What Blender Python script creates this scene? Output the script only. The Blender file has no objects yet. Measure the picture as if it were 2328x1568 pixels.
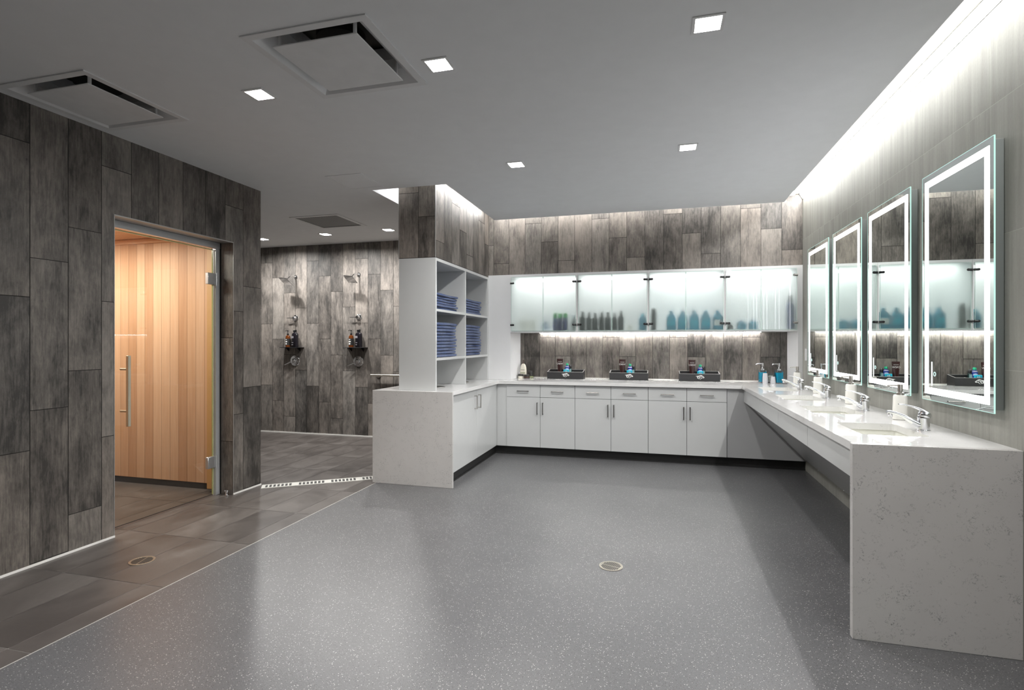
import bpy, bmesh, math, random
from mathutils import Vector, Matrix
random.seed(7)
D = bpy.data
COL = bpy.context.scene.collection
PI = math.pi

# ------------------------------------------------------------------ helpers
class MB:
    """collects shapes into one bmesh and links them as ONE mesh object"""
    def __init__(self):
        self.bm = bmesh.new()
        self.uv = self.bm.loops.layers.uv.new('UVMap')
        self.tone = self.bm.loops.layers.float_color.new('tone')

    def face(self, vs, mat=0):
        try:
            f = self.bm.faces.new(vs)
        except ValueError:
            return None
        f.material_index = mat
        return f

    def quad(self, pts, mat=0):
        return self.face([self.bm.verts.new(p) for p in pts], mat)

    def box(self, x0, x1, y0, y1, z0, z1, mat=0, bev=0.0, seg=1, M=None):
        v = [self.bm.verts.new(p) for p in ((x0,y0,z0),(x1,y0,z0),(x1,y1,z0),(x0,y1,z0),
                                           (x0,y0,z1),(x1,y0,z1),(x1,y1,z1),(x0,y1,z1))]
        fs = [self.face([v[i] for i in q], mat) for q in
              ((0,3,2,1),(4,5,6,7),(0,1,5,4),(1,2,6,5),(2,3,7,6),(3,0,4,7))]
        geo = list(v)
        if bev > 0:
            ed = list({e for f in fs for e in f.edges})
            r = bmesh.ops.bevel(self.bm, geom=ed, offset=bev, segments=seg, profile=.5, affect='EDGES', material=-1)
            geo = list({vv for f in r['faces'] for vv in f.verts} | {vv for f in fs if f.is_valid for vv in f.verts})
        if M is not None:
            bmesh.ops.transform(self.bm, matrix=M, verts=geo)
        return self

    def lathe(self, prof, c=(0,0,0), M=None, seg=20, mat=0, caps=True, sx=1, sy=1):
        rings = []
        for r, z in prof:
            ring = []
            for k in range(seg):
                a = 2*PI*k/seg
                p = Vector((r*math.cos(a)*sx, r*math.sin(a)*sy, z))
                if M is not None: p = M @ p
                ring.append(self.bm.verts.new(p + Vector(c)))
            rings.append(ring)
        for a, b in zip(rings, rings[1:]):
            for k in range(seg):
                self.face([a[k], a[(k+1) % seg], b[(k+1) % seg], b[k]], mat)
        if caps:
            self.face(rings[0][::-1], mat); self.face(rings[-1], mat)
        return self

    def tube(self, pts, rad, seg=12, mat=0, up=(0,0,1), flat=1.0):
        """sweep an ellipse (rad along the side, rad*flat along 'up') down a polyline"""
        pts = [Vector(p) for p in pts]
        n = len(pts); rings = []
        for i, p in enumerate(pts):
            t = (pts[min(i+1, n-1)] - pts[max(i-1, 0)]).normalized()
            u = Vector(up)
            if abs(t.dot(u)) > .97: u = Vector((1,0,0)) if abs(t.x) < .9 else Vector((0,1,0))
            s = t.cross(u).normalized(); w = s.cross(t).normalized()
            r = rad[i] if isinstance(rad, (list, tuple)) else rad
            fl = flat[i] if isinstance(flat, (list, tuple)) else flat
            rings.append([self.bm.verts.new(p + s*(r*math.cos(2*PI*k/seg)) + w*(r*fl*math.sin(2*PI*k/seg))) for k in range(seg)])
        for a, b in zip(rings, rings[1:]):
            for k in range(seg):
                self.face([a[k], a[(k+1) % seg], b[(k+1) % seg], b[k]], mat)
        self.face(rings[0][::-1], mat); self.face(rings[-1], mat)
        return self

    def prism(self, poly, fn, t0, t1, mat=0):
        """extrude a 2-D polygon; fn(a, b, t) -> xyz"""
        A = [self.bm.verts.new(fn(a, b, t0)) for a, b in poly]
        B = [self.bm.verts.new(fn(a, b, t1)) for a, b in poly]
        n = len(poly)
        self.face(A[::-1], mat); self.face(B, mat)
        for k in range(n):
            self.face([A[k], A[(k+1) % n], B[(k+1) % n], B[k]], mat)
        return self

    def loft(self, loops, mat=0, cap0=True, cap1=True):
        R = [[self.bm.verts.new(p) for p in L] for L in loops]
        n = len(R[0])
        for a, b in zip(R, R[1:]):
            for k in range(n):
                self.face([a[k], a[(k+1) % n], b[(k+1) % n], b[k]], mat)
        if cap0: self.face(R[0][::-1], mat)
        if cap1: self.face(R[-1], mat)
        return self

    def plate(self, fn, rect, holes, t0, t1, mat=0):
        """slab with rectangular openings; fn(u, v, t) -> xyz"""
        u0, u1, v0, v1 = rect
        us = sorted({u0, u1} | {min(max(h[i], u0), u1) for h in holes for i in (0, 1)})
        vs = sorted({v0, v1} | {min(max(h[i], v0), v1) for h in holes for i in (2, 3)})
        def solid(i, j):
            if i < 0 or j < 0 or i >= len(us)-1 or j >= len(vs)-1: return False
            cu, cv = (us[i]+us[i+1])/2, (vs[j]+vs[j+1])/2
            return not any(h[0] < cu < h[1] and h[2] < cv < h[3] for h in holes)
        for i in range(len(us)-1):
            for j in range(len(vs)-1):
                if not solid(i, j): continue
                a, b, c, d = us[i], us[i+1], vs[j], vs[j+1]
                for t in (t0, t1):
                    self.quad([fn(a,c,t), fn(b,c,t), fn(b,d,t), fn(a,d,t)], mat)
                if not solid(i-1, j): self.quad([fn(a,c,t0), fn(a,d,t0), fn(a,d,t1), fn(a,c,t1)], mat)
                if not solid(i+1, j): self.quad([fn(b,c,t0), fn(b,d,t0), fn(b,d,t1), fn(b,c,t1)], mat)
                if not solid(i, j-1): self.quad([fn(a,c,t0), fn(b,c,t0), fn(b,c,t1), fn(a,c,t1)], mat)
                if not solid(i, j+1): self.quad([fn(a,d,t0), fn(b,d,t0), fn(b,d,t1), fn(a,d,t1)], mat)
        return self

    def tiles(self, fn, cols, joints, vmin, vmax, holes=(), gap=.0042, mat=0):
        """field of planks: columns between cols[], each cut at its joints; every plank gets its own tone and uv"""
        g = gap/2
        for i in range(len(cols)-1):
            a, b = cols[i]+g, cols[i+1]-g
            js = sorted(j for j in joints(i) if vmin+.004 < j < vmax-.004)
            ed = [vmin] + js + [vmax]
            for k in range(len(ed)-1):
                c = ed[k] + (g if k > 0 else 0); d = ed[k+1] - (g if k < len(ed)-2 else 0)
                rnd = (random.random(), random.random(), random.random(), 1)
                ou, ov = random.random()*40, random.random()*40
                rs = [(a, b, c, d)]
                for h in holes:
                    out = []
                    for (p, q, r, s) in rs:
                        if h[0] >= q or h[1] <= p or h[2] >= s or h[3] <= r:
                            out.append((p, q, r, s)); continue
                        if h[0] > p: out.append((p, h[0], r, s))
                        if h[1] < q: out.append((h[1], q, r, s))
                        lo, hi = max(p, h[0]), min(q, h[1])
                        if h[2] > r: out.append((lo, hi, r, h[2]))
                        if h[3] < s: out.append((lo, hi, h[3], s))
                    rs = out
                for (p, q, r, s) in rs:
                    if q-p < .001 or s-r < .001: continue
                    P = ((p, r), (q, r), (q, s), (p, s))
                    f = self.quad([fn(x, y, 0) for x, y in P], mat)
                    if f:
                        for L, (x, y) in zip(f.loops, P):
                            L[self.uv].uv = (x - cols[i] + ou, y + ov); L[self.tone] = rnd
        return self

    def build(self, name, mats, parent=None, local=False, smooth=None):
        if not isinstance(mats, (list, tuple)): mats = [mats]
        bmesh.ops.recalc_face_normals(self.bm, faces=self.bm.faces[:])
        if parent is not None and not local:
            off = Vector((0,0,0)); p = parent
            while p is not None: off += Vector(p.location); p = p.parent
            bmesh.ops.translate(self.bm, verts=self.bm.verts[:], vec=-off)
        me = D.meshes.new(name); self.bm.to_mesh(me); self.bm.free()
        for m in mats: me.materials.append(m)
        if smooth:
            for p in me.polygons: p.use_smooth = True
            me.set_sharp_from_angle(angle=math.radians(smooth))
        o = D.objects.new(name, me); COL.objects.link(o)
        if parent is not None: o.parent = parent
        return o

def tag(o, label=None, cat=None, group=None, kind=None):
    if label: o['label'] = label
    if cat: o['category'] = cat
    if group: o['group'] = group
    if kind: o['kind'] = kind
    return o
def thing(name, label, cat, loc=(0,0,0), group=None, rz=0):
    o = D.objects.new(name, None); COL.objects.link(o)
    o.empty_display_size = .05
    o.location = loc; o.rotation_euler = (0, 0, rz)
    return tag(o, label, cat, group)
def struct(o, label=None):
    o['kind'] = 'structure'
    if label: o['label'] = label
    return o
def kids(o): return [c for c in D.objects if c.parent == o]
def copy_tree(o, parent=None):
    c = o.copy(); COL.objects.link(c); c.parent = parent
    for ch in kids(o): copy_tree(ch, c)
    return c
def again(proto, loc, label, rz=None):
    c = copy_tree(proto); c.location = loc; c['label'] = label
    if rz is not None: c.rotation_euler = (0, 0, rz)
    return c
def rrect(x0, x1, y0, y1, r, z, n=5):
    pts = []
    for cx, cy, a0 in ((x1-r, y1-r, 0), (x0+r, y1-r, 90), (x0+r, y0+r, 180), (x1-r, y0+r, 270)):
        for k in range(n+1):
            a = math.radians(a0 + 90*k/n)
            pts.append((cx + r*math.cos(a), cy + r*math.sin(a), z))
    return pts
def text_mesh(body, size, name, mat, M, parent, extrude=.0004):
    cu = D.curves.new('txt', 'FONT'); cu.body = body; cu.size = size; cu.extrude = extrude
    cu.align_x = 'CENTER'; cu.align_y = 'CENTER'; cu.resolution_u = 3
    t = D.objects.new('txt', cu); COL.objects.link(t)
    dg = bpy.context.evaluated_depsgraph_get()
    me = D.meshes.new_from_object(t.evaluated_get(dg)); me.transform(M)
    D.objects.remove(t); D.curves.remove(cu)
    me.name = name; me.materials.clear(); me.materials.append(mat)
    o = D.objects.new(name, me); COL.objects.link(o); o.parent = parent
    return o

# ------------------------------------------------------------------ materials
class NT:
    def __init__(self, name):
        self.m = D.materials.new(name); self.m.use_nodes = True
        self.t = self.m.node_tree; self.t.nodes.clear()
        self.out = self.n('ShaderNodeOutputMaterial')
    def n(self, typ, ins=None, **at):
        nd = self.t.nodes.new(typ)
        for k, v in at.items(): setattr(nd, k, v)
        for k, v in (ins or {}).items():
            if isinstance(v, bpy.types.NodeSocket): self.t.links.new(v, nd.inputs[k])
            else: nd.inputs[k].default_value = v
        return nd
    def math(self, op, a, b=0.0, clamp=False):
        return self.n('ShaderNodeMath', {0: a, 1: b}, operation=op, use_clamp=clamp).outputs[0]
    def noise(self, vec, scale, detail=4, rough=.55, dist=0.0):
        return self.n('ShaderNodeTexNoise', {'Vector': vec, 'Scale': scale, 'Detail': detail, 'Roughness': rough, 'Distortion': dist}).outputs['Fac']
    def mapping(self, vec, sc):
        return self.n('ShaderNodeMapping', {'Vector': vec, 'Scale': sc}).outputs[0]
    def ramp(self, fac, stops):
        r = self.n('ShaderNodeValToRGB', {'Fac': fac}); e = r.color_ramp.elements
        while len(e) < len(stops): e.new(.5)
        for el, (p, c) in zip(e, stops):
            el.position = p; el.color = (c[0], c[1], c[2], 1) if not isinstance(c, (int, float)) else (c, c, c, 1)
        return r.outputs[0]
    def mix(self, fac, a, b, mode='MIX'):
        return self.n('ShaderNodeMix', {0: fac, 6: a, 7: b}, data_type='RGBA', blend_type=mode).outputs[2]
    def bump(self, h, s, d=.01):
        return self.n('ShaderNodeBump', {'Height': h, 'Strength': s, 'Distance': d}).outputs[0]
    def obj(self): return self.n('ShaderNodeTexCoord').outputs['Object']
    def uv(self): return self.n('ShaderNodeTexCoord').outputs['UV']
    def tone(self):
        a = self.n('ShaderNodeAttribute', attribute_name='tone')
        return self.n('ShaderNodeSeparateColor', {0: a.outputs['Color']}).outputs
    def finish(self, **p):
        b = self.n('ShaderNodeBsdfPrincipled', {k.replace('_', ' '): v for k, v in p.items()})
        self.t.links.new(b.outputs[0], self.out.inputs[0]); return self.m
    def surf(self, s):
        self.t.links.new(s, self.out.inputs[0]); return self.m

def c4(r, g=None, b=None): return (r, r if g is None else g, r if b is None else b, 1)
def hexc(h):
    v = [int(h[i:i+2], 16)/255 for i in (0, 2, 4)]
    return tuple(x/12.92 if x <= .04045 else ((x+.055)/1.055)**2.4 for x in v) + (1,)
def plain(name, col, rough=.5, metal=0.0, spec=.5, var=.04, **kw):
    n = NT(name)
    f = n.noise(n.obj(), 9, 3)
    lo = c4(*[x*(1-var) for x in col[:3]]); hi = c4(*[min(1, x*(1+var)) for x in col[:3]])
    return n.finish(Base_Color=n.ramp(f, [(.3, lo[:3]), (.7, hi[:3])]), Roughness=rough, Metallic=metal, Specular_IOR_Level=spec, **kw)
def emit(name, col, st, var=.02):
    n = NT(name)
    f = n.noise(n.obj(), 6, 2)
    s = n.math('ADD', n.math('MULTIPLY', f, st*var), st*(1-var/2))
    return n.surf(n.n('ShaderNodeEmission', {'Color': col, 'Strength': s}).outputs[0])

def plank_mat(name, dark, mid, light, rough=.5, con=.88):
    n = NT(name); uv = n.uv(); t = n.tone()
    A = n.noise(n.mapping(uv, (5.5, 2.6, 1)), 1, 8, .62, .35)
    B = n.noise(n.mapping(uv, (105, 6, 1)), 1, 5, .7, .25)
    C = n.noise(n.mapping(uv, (44, 15, 1)), 1, 7, .74, .4)
    S = n.ramp(n.noise(n.mapping(uv, (11, 1.5, 1)), 1, 7, .68, .5), [(.50, 0.0), (.66, 1.0)])
    f = n.math('MULTIPLY', A, 1.20)
    f = n.math('ADD', f, n.math('MULTIPLY', B, .75))
    f = n.math('ADD', f, n.math('MULTIPLY', C, .70))
    f = n.math('ADD', f, n.math('MULTIPLY', t[0], .44))
    f = n.math('SUBTRACT', f, n.math('MULTIPLY', S, .20))
    f = n.math('SUBTRACT', f, 1.05)
    f = n.math('ADD', n.math('MULTIPLY', n.math('SUBTRACT', f, .45), con), .45)
    col = n.ramp(f, [(.18, dark), (.46, mid), (.82, light)])
    warm = n.mix(n.math('MULTIPLY', t[1], .5), col, n.mix(1.0, col, c4(1.06, .98, .93), 'MULTIPLY'))
    # small dark knots
    v = n.n('ShaderNodeTexVoronoi', {'Vector': n.mapping(uv, (7, 4.2, 1)), 'Scale': 1.0, 'Randomness': 1.0})
    kn = n.math('MULTIPLY', n.math('LESS_THAN', v.outputs['Distance'], n.math('MULTIPLY', C, .10)), n.math('GREATER_THAN', n.n('ShaderNodeSeparateColor', {0: v.outputs['Color']}).outputs[0], .62))
    col2 = n.mix(n.math('MULTIPLY', kn, .6), warm, c4(.03, .027, .024))
    h = n.math('ADD', n.math('MULTIPLY', B, .6), n.math('MULTIPLY', C, .5))
    return n.finish(Base_Color=col2, Roughness=n.math('ADD', n.math('MULTIPLY', C, .25), rough-.12), Specular_IOR_Level=.4,
                    Normal=n.bump(h, .25, .004))

M_plank = plank_mat('weathered_plank_tile', (.032, .029, .026), (.108, .098, .088), (.235, .212, .188), .5)
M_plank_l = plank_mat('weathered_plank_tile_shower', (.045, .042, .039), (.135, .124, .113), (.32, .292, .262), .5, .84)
M_grout = plain('dark_grout', c4(.010, .0095, .009), .9)
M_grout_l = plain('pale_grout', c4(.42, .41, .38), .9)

def wall_tile_mat():
    n = NT('greige_stone_tile'); uv = n.uv(); t = n.tone()
    A = n.noise(n.mapping(uv, (26, 1.1, 1)), 1, 5, .6, .4)
    B = n.noise(n.mapping(uv, (120, 60, 1)), 1, 3, .6)
    G = n.noise(n.mapping(uv, (5, 2.5, 1)), 1, 3, .5)
    f = n.math('ADD', n.math('ADD', n.math('MULTIPLY', A, .6), n.math('MULTIPLY', B, .15)), n.math('ADD', n.math('MULTIPLY', G, .25), n.math('MULTIPLY', t[0], .12)))
    col = n.ramp(f, [(.35, (.215, .213, .19)), (.6, (.30, .297, .268)), (.8, (.375, .37, .338))])
    return n.finish(Base_Color=col, Roughness=.55, Specular_IOR_Level=.35, Normal=n.bump(n.math('ADD', A, B), .09, .004))
M_wtile = wall_tile_mat()

def floor_tile_mat():
    n = NT('brown_grey_floor_tile'); uv = n.uv(); t = n.tone()
    A = n.noise(n.mapping(uv, (3, 2.2, 1)), 1, 6, .6, .8)
    B = n.noise(n.mapping(uv, (40, 40, 1)), 1, 4, .6)
    f = n.math('ADD', n.math('ADD', n.math('MULTIPLY', A, .85), n.math('MULTIPLY', B, .12)), n.math('MULTIPLY', n.math('SUBTRACT', t[0], .5), .15))
    col = n.ramp(f, [(.3, (.055, .047, .043)), (.55, (.098, .086, .079)), (.8, (.165, .15, .14))])
    return n.finish(Base_Color=col, Roughness=n.math('ADD', n.math('MULTIPLY', A, .2), .28), Specular_IOR_Level=.45, Normal=n.bump(B, .08, .003))
M_ftile = floor_tile_mat()
M_fgrout = plain('floor_grout', c4(.34, .32, .30), .85)

def vinyl_mat():
    n = NT('speckled_grey_vinyl'); o = n.obj()
    base = n.ramp(n.noise(o, 1.3, 3), [(.35, (.088, .088, .092)), (.65, (.106, .106, .110))])
    def speck(scale, rad, thr, off):
        v = n.n('ShaderNodeTexVoronoi', {'Vector': n.n('ShaderNodeMapping', {'Vector': o, 'Location': (off, off*.7, 0), 'Scale': (1, 1, 0)}).outputs[0], 'Scale': scale, 'Randomness': 1.0})
        r = n.n('ShaderNodeSeparateColor', {0: v.outputs['Color']}).outputs
        rr = n.math('MULTIPLY', r[1], rad)
        return n.math('MULTIPLY', n.math('LESS_THAN', v.outputs['Distance'], rr), n.math('GREATER_THAN', r[0], thr))
    c = n.mix(speck(190, .40, .40, 3.1), base, c4(.028))
    c = n.mix(speck(210, .40, .45, 7.7), c, c4(.17, .17, .175))
    c = n.mix(speck(150, .34, .55, 1.3), c, c4(.50, .49, .47))
    b = n.noise(o, 160, 2)
    return n.finish(Base_Color=c, Roughness=.34, Specular_IOR_Level=.48, Normal=n.bump(b, .25, .002))
M_vinyl = vinyl_mat()

def quartz_mat(name, base, dark, rough=.06, amt=.85, k=1.0):
    n = NT(name); o = n.obj()
    d = n.n('ShaderNodeTexNoise', {'Vector': o, 'Scale': 38.0, 'Detail': 3.0}).outputs['Color']
    w = n.mix(.035, o, d, 'ADD')
    def veins(sc, wd, msc, lo, off):
        e = n.n('ShaderNodeTexVoronoi', {'Vector': n.n('ShaderNodeMapping', {'Vector': w, 'Location': (off, off, off)}).outputs[0], 'Scale': sc}, feature='DISTANCE_TO_EDGE').outputs['Distance']
        ln = n.ramp(e, [(0.0, 1.0), (wd, 0.0)])
        mk = n.ramp(n.noise(n.n('ShaderNodeMapping', {'Vector': o, 'Location': (off*2, off, 1)}).outputs[0], msc, 4, .6), [(lo, 0.0), (lo+.07, 1.0)])
        mk2 = n.ramp(n.noise(o, 110, 2), [(.50, 0.0), (.58, 1.0)])
        return n.math('MULTIPLY', n.math('MULTIPLY', ln, mk), mk2)
    v1 = veins(88*k, .08, 13, .545, 2.0); v2 = veins(150*k, .11, 22, .515, 5.0)
    v = n.math('MAXIMUM', v1, n.math('MULTIPLY', v2, .6), True)
    cl = n.ramp(n.noise(o, 4, 4), [(.35, base), (.7, tuple(x*1.06 for x in base))])
    col = n.mix(n.math('MULTIPLY', v, amt), cl, c4(*dark))
    return n.finish(Base_Color=col, Roughness=rough, Specular_IOR_Level=.5)
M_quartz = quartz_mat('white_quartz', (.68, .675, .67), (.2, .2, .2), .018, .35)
M_quartz_e = quartz_mat('white_quartz_side_shaded', (.53, .515, .505), (.09, .09, .095), .18, .85)  # same stone, with the shade of the waterfall ends put into its colour

M_ceil = plain('grey_ceiling_paint', c4(.77, .785, .80), .9, spec=.2, var=.015)
M_slot = plain('darkened_slot_paint', c4(.135, .13, .115), .8)  # slot top coloured dark to hold down the glare of the cove light
M_lam = plain('white_laminate', c4(.53, .54, .54), .22, spec=.45, var=.01)
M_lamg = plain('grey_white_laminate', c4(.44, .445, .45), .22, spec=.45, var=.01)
M_gap = plain('shadow_gap', c4(.05), .8)
M_white = plain('white_paint', c4(.70, .705, .71), .5, var=.01)
M_black = plain('black_rubber', c4(.012, .012, .012), .55)
M_blackpl = plain('black_plastic', c4(.010, .010, .011), .25)
M_chrome = plain('chrome', c4(.82, .83, .85), .07, 1.0, var=.02)
M_nickel = plain('brushed_nickel', c4(.50, .48, .45), .3, 1.0, var=.05)
M_dknickel = plain('dark_nickel', c4(.20, .195, .185), .32, 1.0, var=.05)
M_alu = plain('satin_aluminium', c4(.50, .51, .52), .35, .35)
M_caulk = plain('white_caulk', c4(.85, .84, .80), .5)
M_trim = plain('pale_metal_trim', c4(.42, .42, .41), .4, .6)
M_edge = plain('floor_edge_strip', c4(.50, .49, .46), .4)
M_drain = plain('drain_metal', c4(.42, .39, .33), .35, .9, var=.12)
M_ceramic = plain('white_ceramic', c4(.78, .77, .72), .12)
M_basin = plain('basin_ceramic', c4(.72, .72, .66), .12)
M_mbox = plain('mirror_case_metal', c4(.20, .215, .21), .45, .3)
M_tray = plain('charcoal_tray', c4(.013, .013, .014), .5, var=.1)
M_trayedge = plain('grey_tray_edge', c4(.22, .215, .21), .5)
M_logo = plain('silver_emblem', c4(.72, .72, .71), .4)
M_tube = plain('maroon_tube', c4(.026, .004, .0035), .3)
M_wtext = plain('white_print', c4(.75, .74, .72), .5)
M_blue = plain('royal_blue_bottle', c4(.004, .02, .24), .2)
M_green = plain('green_cap', c4(.005, .36, .17), .35)
M_cyan = plain('cyan_pack', c4(.0, .42, .60), .3)
M_dkgreen = plain('dark_green_bottle', c4(.005, .028, .025), .25)
M_pale = plain('pale_divider', c4(.50, .50, .40), .4)
M_cream = plain('cream_bottle', c4(.72, .68, .58), .3)
M_brown = plain('brown_pump', c4(.05, .022, .014), .35)
M_olive = plain('olive_label', c4(.26, .30, .14), .5)
M_dark = plain('dark_pot', c4(.022, .02, .018), .35)
M_amber = plain('amber_bottle', c4(.10, .024, .004), .18)
M_bwlabel = plain('black_label', c4(.012, .012, .012), .5)
M_dkb = plain('near_black_bottle', c4(.008, .007, .010), .12)
M_teal = plain('teal_liquid_bottle', c4(.0, .22, .36), .25)
M_lbl = plain('pale_blue_bottle', c4(.35, .45, .62), .35)
M_beige = plain('beige_bottle', c4(.60, .58, .48), .4)
M_navy = plain('navy_bottle', c4(.012, .02, .14), .3)
M_brightgreen = plain('bright_green_lid', c4(.005, .45, .04), .4)
M_charc = plain('charcoal_bottle', c4(.018, .026, .026), .35)
M_swab = plain('cotton_swab', c4(.80, .76, .68), .8)
M_cup = NT('clear_plastic_cup')
M_cup = M_cup.finish(Base_Color=c4(.93, .94, .97), Roughness=.25, Transmission_Weight=.35, IOR=1.3)
M_mint = emit('lit_glass_edge', c4(.58, .95, .84), .50)

def towel_mat():
    n = NT('blue_terry'); o = n.obj()
    f = n.noise(o, 22, 5); g = n.noise(o, 420, 2)
    col = n.ramp(f, [(.3, (.009, .031, .115)), (.7, (.025, .064, .19))])
    return n.finish(Base_Color=col, Roughness=.95, Specular_IOR_Level=.1, Sheen_Weight=.3, Normal=n.bump(n.math('ADD', f, g), .5, .004))
M_towel = towel_mat()

def cedar_mat():
    n = NT('cedar_boards'); uv = n.uv(); t = n.tone()
    A = n.noise(n.mapping(uv, (30, 1.2, 1)), 1, 5, .6, .8)
    B = n.noise(n.mapping(uv, (120, 4, 1)), 1, 3)
    f = n.math('ADD', n.math('ADD', n.math('MULTIPLY', A, .5), n.math('MULTIPLY', B, .15)), n.math('MULTIPLY', t[0], .42))
    col = n.ramp(f, [(.2, (.40, .21, .11)), (.5, (.52, .30, .17)), (.85, (.63, .405, .255))])
    return n.finish(Base_Color=col, Roughness=.5, Specular_IOR_Level=.3)
M_cedar = cedar_mat()
M_cedargap = plain('cedar_groove', c4(.16, .07, .03), .9)

def glass_mat(name, tint, gloss=1.0):
    """clear thin pane: straight-through light plus a sharp reflection"""
    n = NT(name)
    fr = n.n('ShaderNodeFresnel', {'IOR': 1.45}).outputs[0]
    tr = n.n('ShaderNodeBsdfTransparent', {'Color': tint}).outputs[0]
    gl = n.n('ShaderNodeBsdfGlossy', {'Color': c4(1), 'Roughness': .015}).outputs[0]
    return n.surf(n.n('ShaderNodeMixShader', {0: n.math('MULTIPLY', fr, gloss), 1: tr, 2: gl}).outputs[0])
M_glass = glass_mat('clear_door_glass', c4(.90, .93, .86))
M_gedge = plain('door_glass_edge', c4(.42, .44, .20), .2)
M_bglass = glass_mat('clear_bottle_glass', c4(.93, .97, .98))
def frost_mat():
    n = NT('frosted_glass')
    rf = n.n('ShaderNodeBsdfRefraction', {'Color': c4(.93, .968, .955), 'Roughness': n.math('ADD', n.math('MULTIPLY', n.noise(n.obj(), 3), .02), .53), 'IOR': 1.45}).outputs[0]
    tl = n.n('ShaderNodeBsdfTranslucent', {'Color': c4(.82, .90, .87)}).outputs[0]
    df = n.n('ShaderNodeBsdfDiffuse', {'Color': c4(.75, .82, .79)}).outputs[0]
    a = n.n('ShaderNodeMixShader', {0: .08, 1: rf, 2: tl}).outputs[0]
    a = n.n('ShaderNodeMixShader', {0: .05, 1: a, 2: df}).outputs[0]
    fr = n.n('ShaderNodeFresnel', {'IOR': 1.4}).outputs[0]
    gl = n.n('ShaderNodeBsdfGlossy', {'Roughness': .02}).outputs[0]
    return n.surf(n.n('ShaderNodeMixShader', {0: n.math('MULTIPLY', fr, 1.7), 1: a, 2: gl}).outputs[0])
M_frost = frost_mat()
M_frostedge = plain('frosted_glass_edge', c4(.42, .56, .51), .3)
def mirror_mat():
    n = NT('mirror_silver')
    col = n.ramp(n.noise(n.obj(), 2), [(.3, (.80, .845, .82)), (.7, (.81, .855, .83))])
    return n.surf(n.n('ShaderNodeBsdfGlossy', {'Color': col, 'Roughness': .003}).outputs[0])
M_mirror = mirror_mat()
def mouthwash_mat():
    n = NT('blue_mouthwash')
    return n.finish(Base_Color=n.ramp(n.noise(n.obj(), 20), [(.3, (.0, .44, .72)), (.7, (.0, .54, .82))]), Roughness=.05, Transmission_Weight=.15, IOR=1.33)
M_wash = mouthwash_mat()

L_cove = emit('led_cove', c4(1, .99, .965), 44.0)
L_coveb = emit('led_cove_back', c4(1, .99, .97), 9.5)
L_under = emit('led_under_cabinet', c4(1, .99, .97), 30.0)
L_case = emit('led_in_cabinet', c4(1, .99, .98), 3.3)
L_mirror = emit('led_mirror_frame', c4(.97, .97, 1), 4.0)
L_down = emit('downlight_lens', c4(1, .98, .95), 5.0)

def area(name, loc, size, watt, rot=(0,0,0), col=(1,1,1), parent=None, sy=None, spread=PI):
    l = D.lights.new(name, 'AREA'); l.energy = watt; l.color = col; l.spread = spread
    l.shape = 'RECTANGLE' if sy else 'SQUARE'; l.size = size
    if sy: l.size_y = sy
    o = D.objects.new(name, l); COL.objects.link(o); o.location = loc; o.rotation_euler = rot
    if parent is not None: o.parent = parent
    return o

# ------------------------------------------------------------------ camera
cam = D.cameras.new('camera'); co = D.objects.new('camera', cam); COL.objects.link(co)
cam.sensor_width = 36; cam.lens = 1223.4/2328*36; cam.shift_y = -6/2328; cam.clip_start = .05
co.location = (0, 0, 1.33); co.rotation_euler = (PI/2, 0, math.radians(15.256))
bpy.context.scene.camera = co

# ------------------------------------------------------------------ the setting
XL, XR, YF, YB, YS = -3.585, 1.47, 6.305, 6.80, 6.77
CZ = .876           # worktop height
HC = 2.74           # ceiling height
YW = -2.7           # wall behind the camera
PH = (2.511, 2.285, 2.057, 1.832)
LP = .907
def phased(p): return [p - LP*k for k in range(-1, 4)]

DY0, DY1, DZ = 2.83, 3.89, 2.20     # sauna door opening
mb = MB()
fnL = lambda u, v, t: (XL - .003 - t, u, v)
mb.plate(lambda u, v, t: (t, u, v), (YW, 4.228, 0, HC+.02), [(DY0, DY1, -1, DZ)], XL-.003, XL-.16, 1)
cols = [4.231, 4.01, 3.803, 3.594, 3.379, 3.168, 2.953, 2.742, 2.532, 2.318]
while cols[-1] > YW: cols.append(cols[-1]-.2125)
cols[-1] = YW; cols = cols[::-1]
nc = len(cols)-1
phl = {nc-1: 1.832, nc-2: 2.511, nc-3: 2.057, nc-4: 1.832, nc-5: 2.057, nc-6: 1.832, nc-7: 2.511, nc-8: 2.057, nc-9: 1.832, nc-10: 2.505}
mb.tiles(lambda u, v, t: (XL, u, v), cols, lambda i: phased(phl.get(i, PH[i % 4])), 0, HC, [(DY0, DY1, -1, DZ)])
mb.tiles(lambda u, v, t: (u, DY1-.002, v), [XL-.125, XL], lambda i: [1.37, .465], 0, DZ)      # door reveal
mb.tiles(lambda u, v, t: (u, DY0+.002, v), [XL-.125, XL], lambda i: [1.6, .695], 0, DZ)
mb.tiles(lambda u, v, t: (u, 4.231, v), [-6.6+.2*k for k in range(15)]+[XL-.1, XL], lambda i: phased(PH[i % 4]), 0, HC)
struct(mb.build('wall_left', [M_plank, M_grout]), 'left wall of vertical weathered wood-look plank tiles with the sauna doorway')

# back wall with the shower side, backsplash and the band above the cabinets
mb = MB()
mb.box(-6.62, -2.40, YS+.003, YS+.12, 0, 2.92, 1)
sc = [-5.728, -5.531, -5.332, -5.136, -4.94, -4.741, -4.544, -4.347, -4.148, -3.947, -3.75, -3.552, -3.352, -3.152, -2.952, -2.752, -2.552, -2.40]
pre = [-5.728-.199*k for k in range(5, 0, -1)]
npre = len(pre)
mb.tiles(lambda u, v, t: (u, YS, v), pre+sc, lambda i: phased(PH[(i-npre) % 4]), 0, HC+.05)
struct(mb.build('wall_shower', [M_plank_l, M_grout]), 'shower wall of pale weathered wood-look plank tiles')

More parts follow.
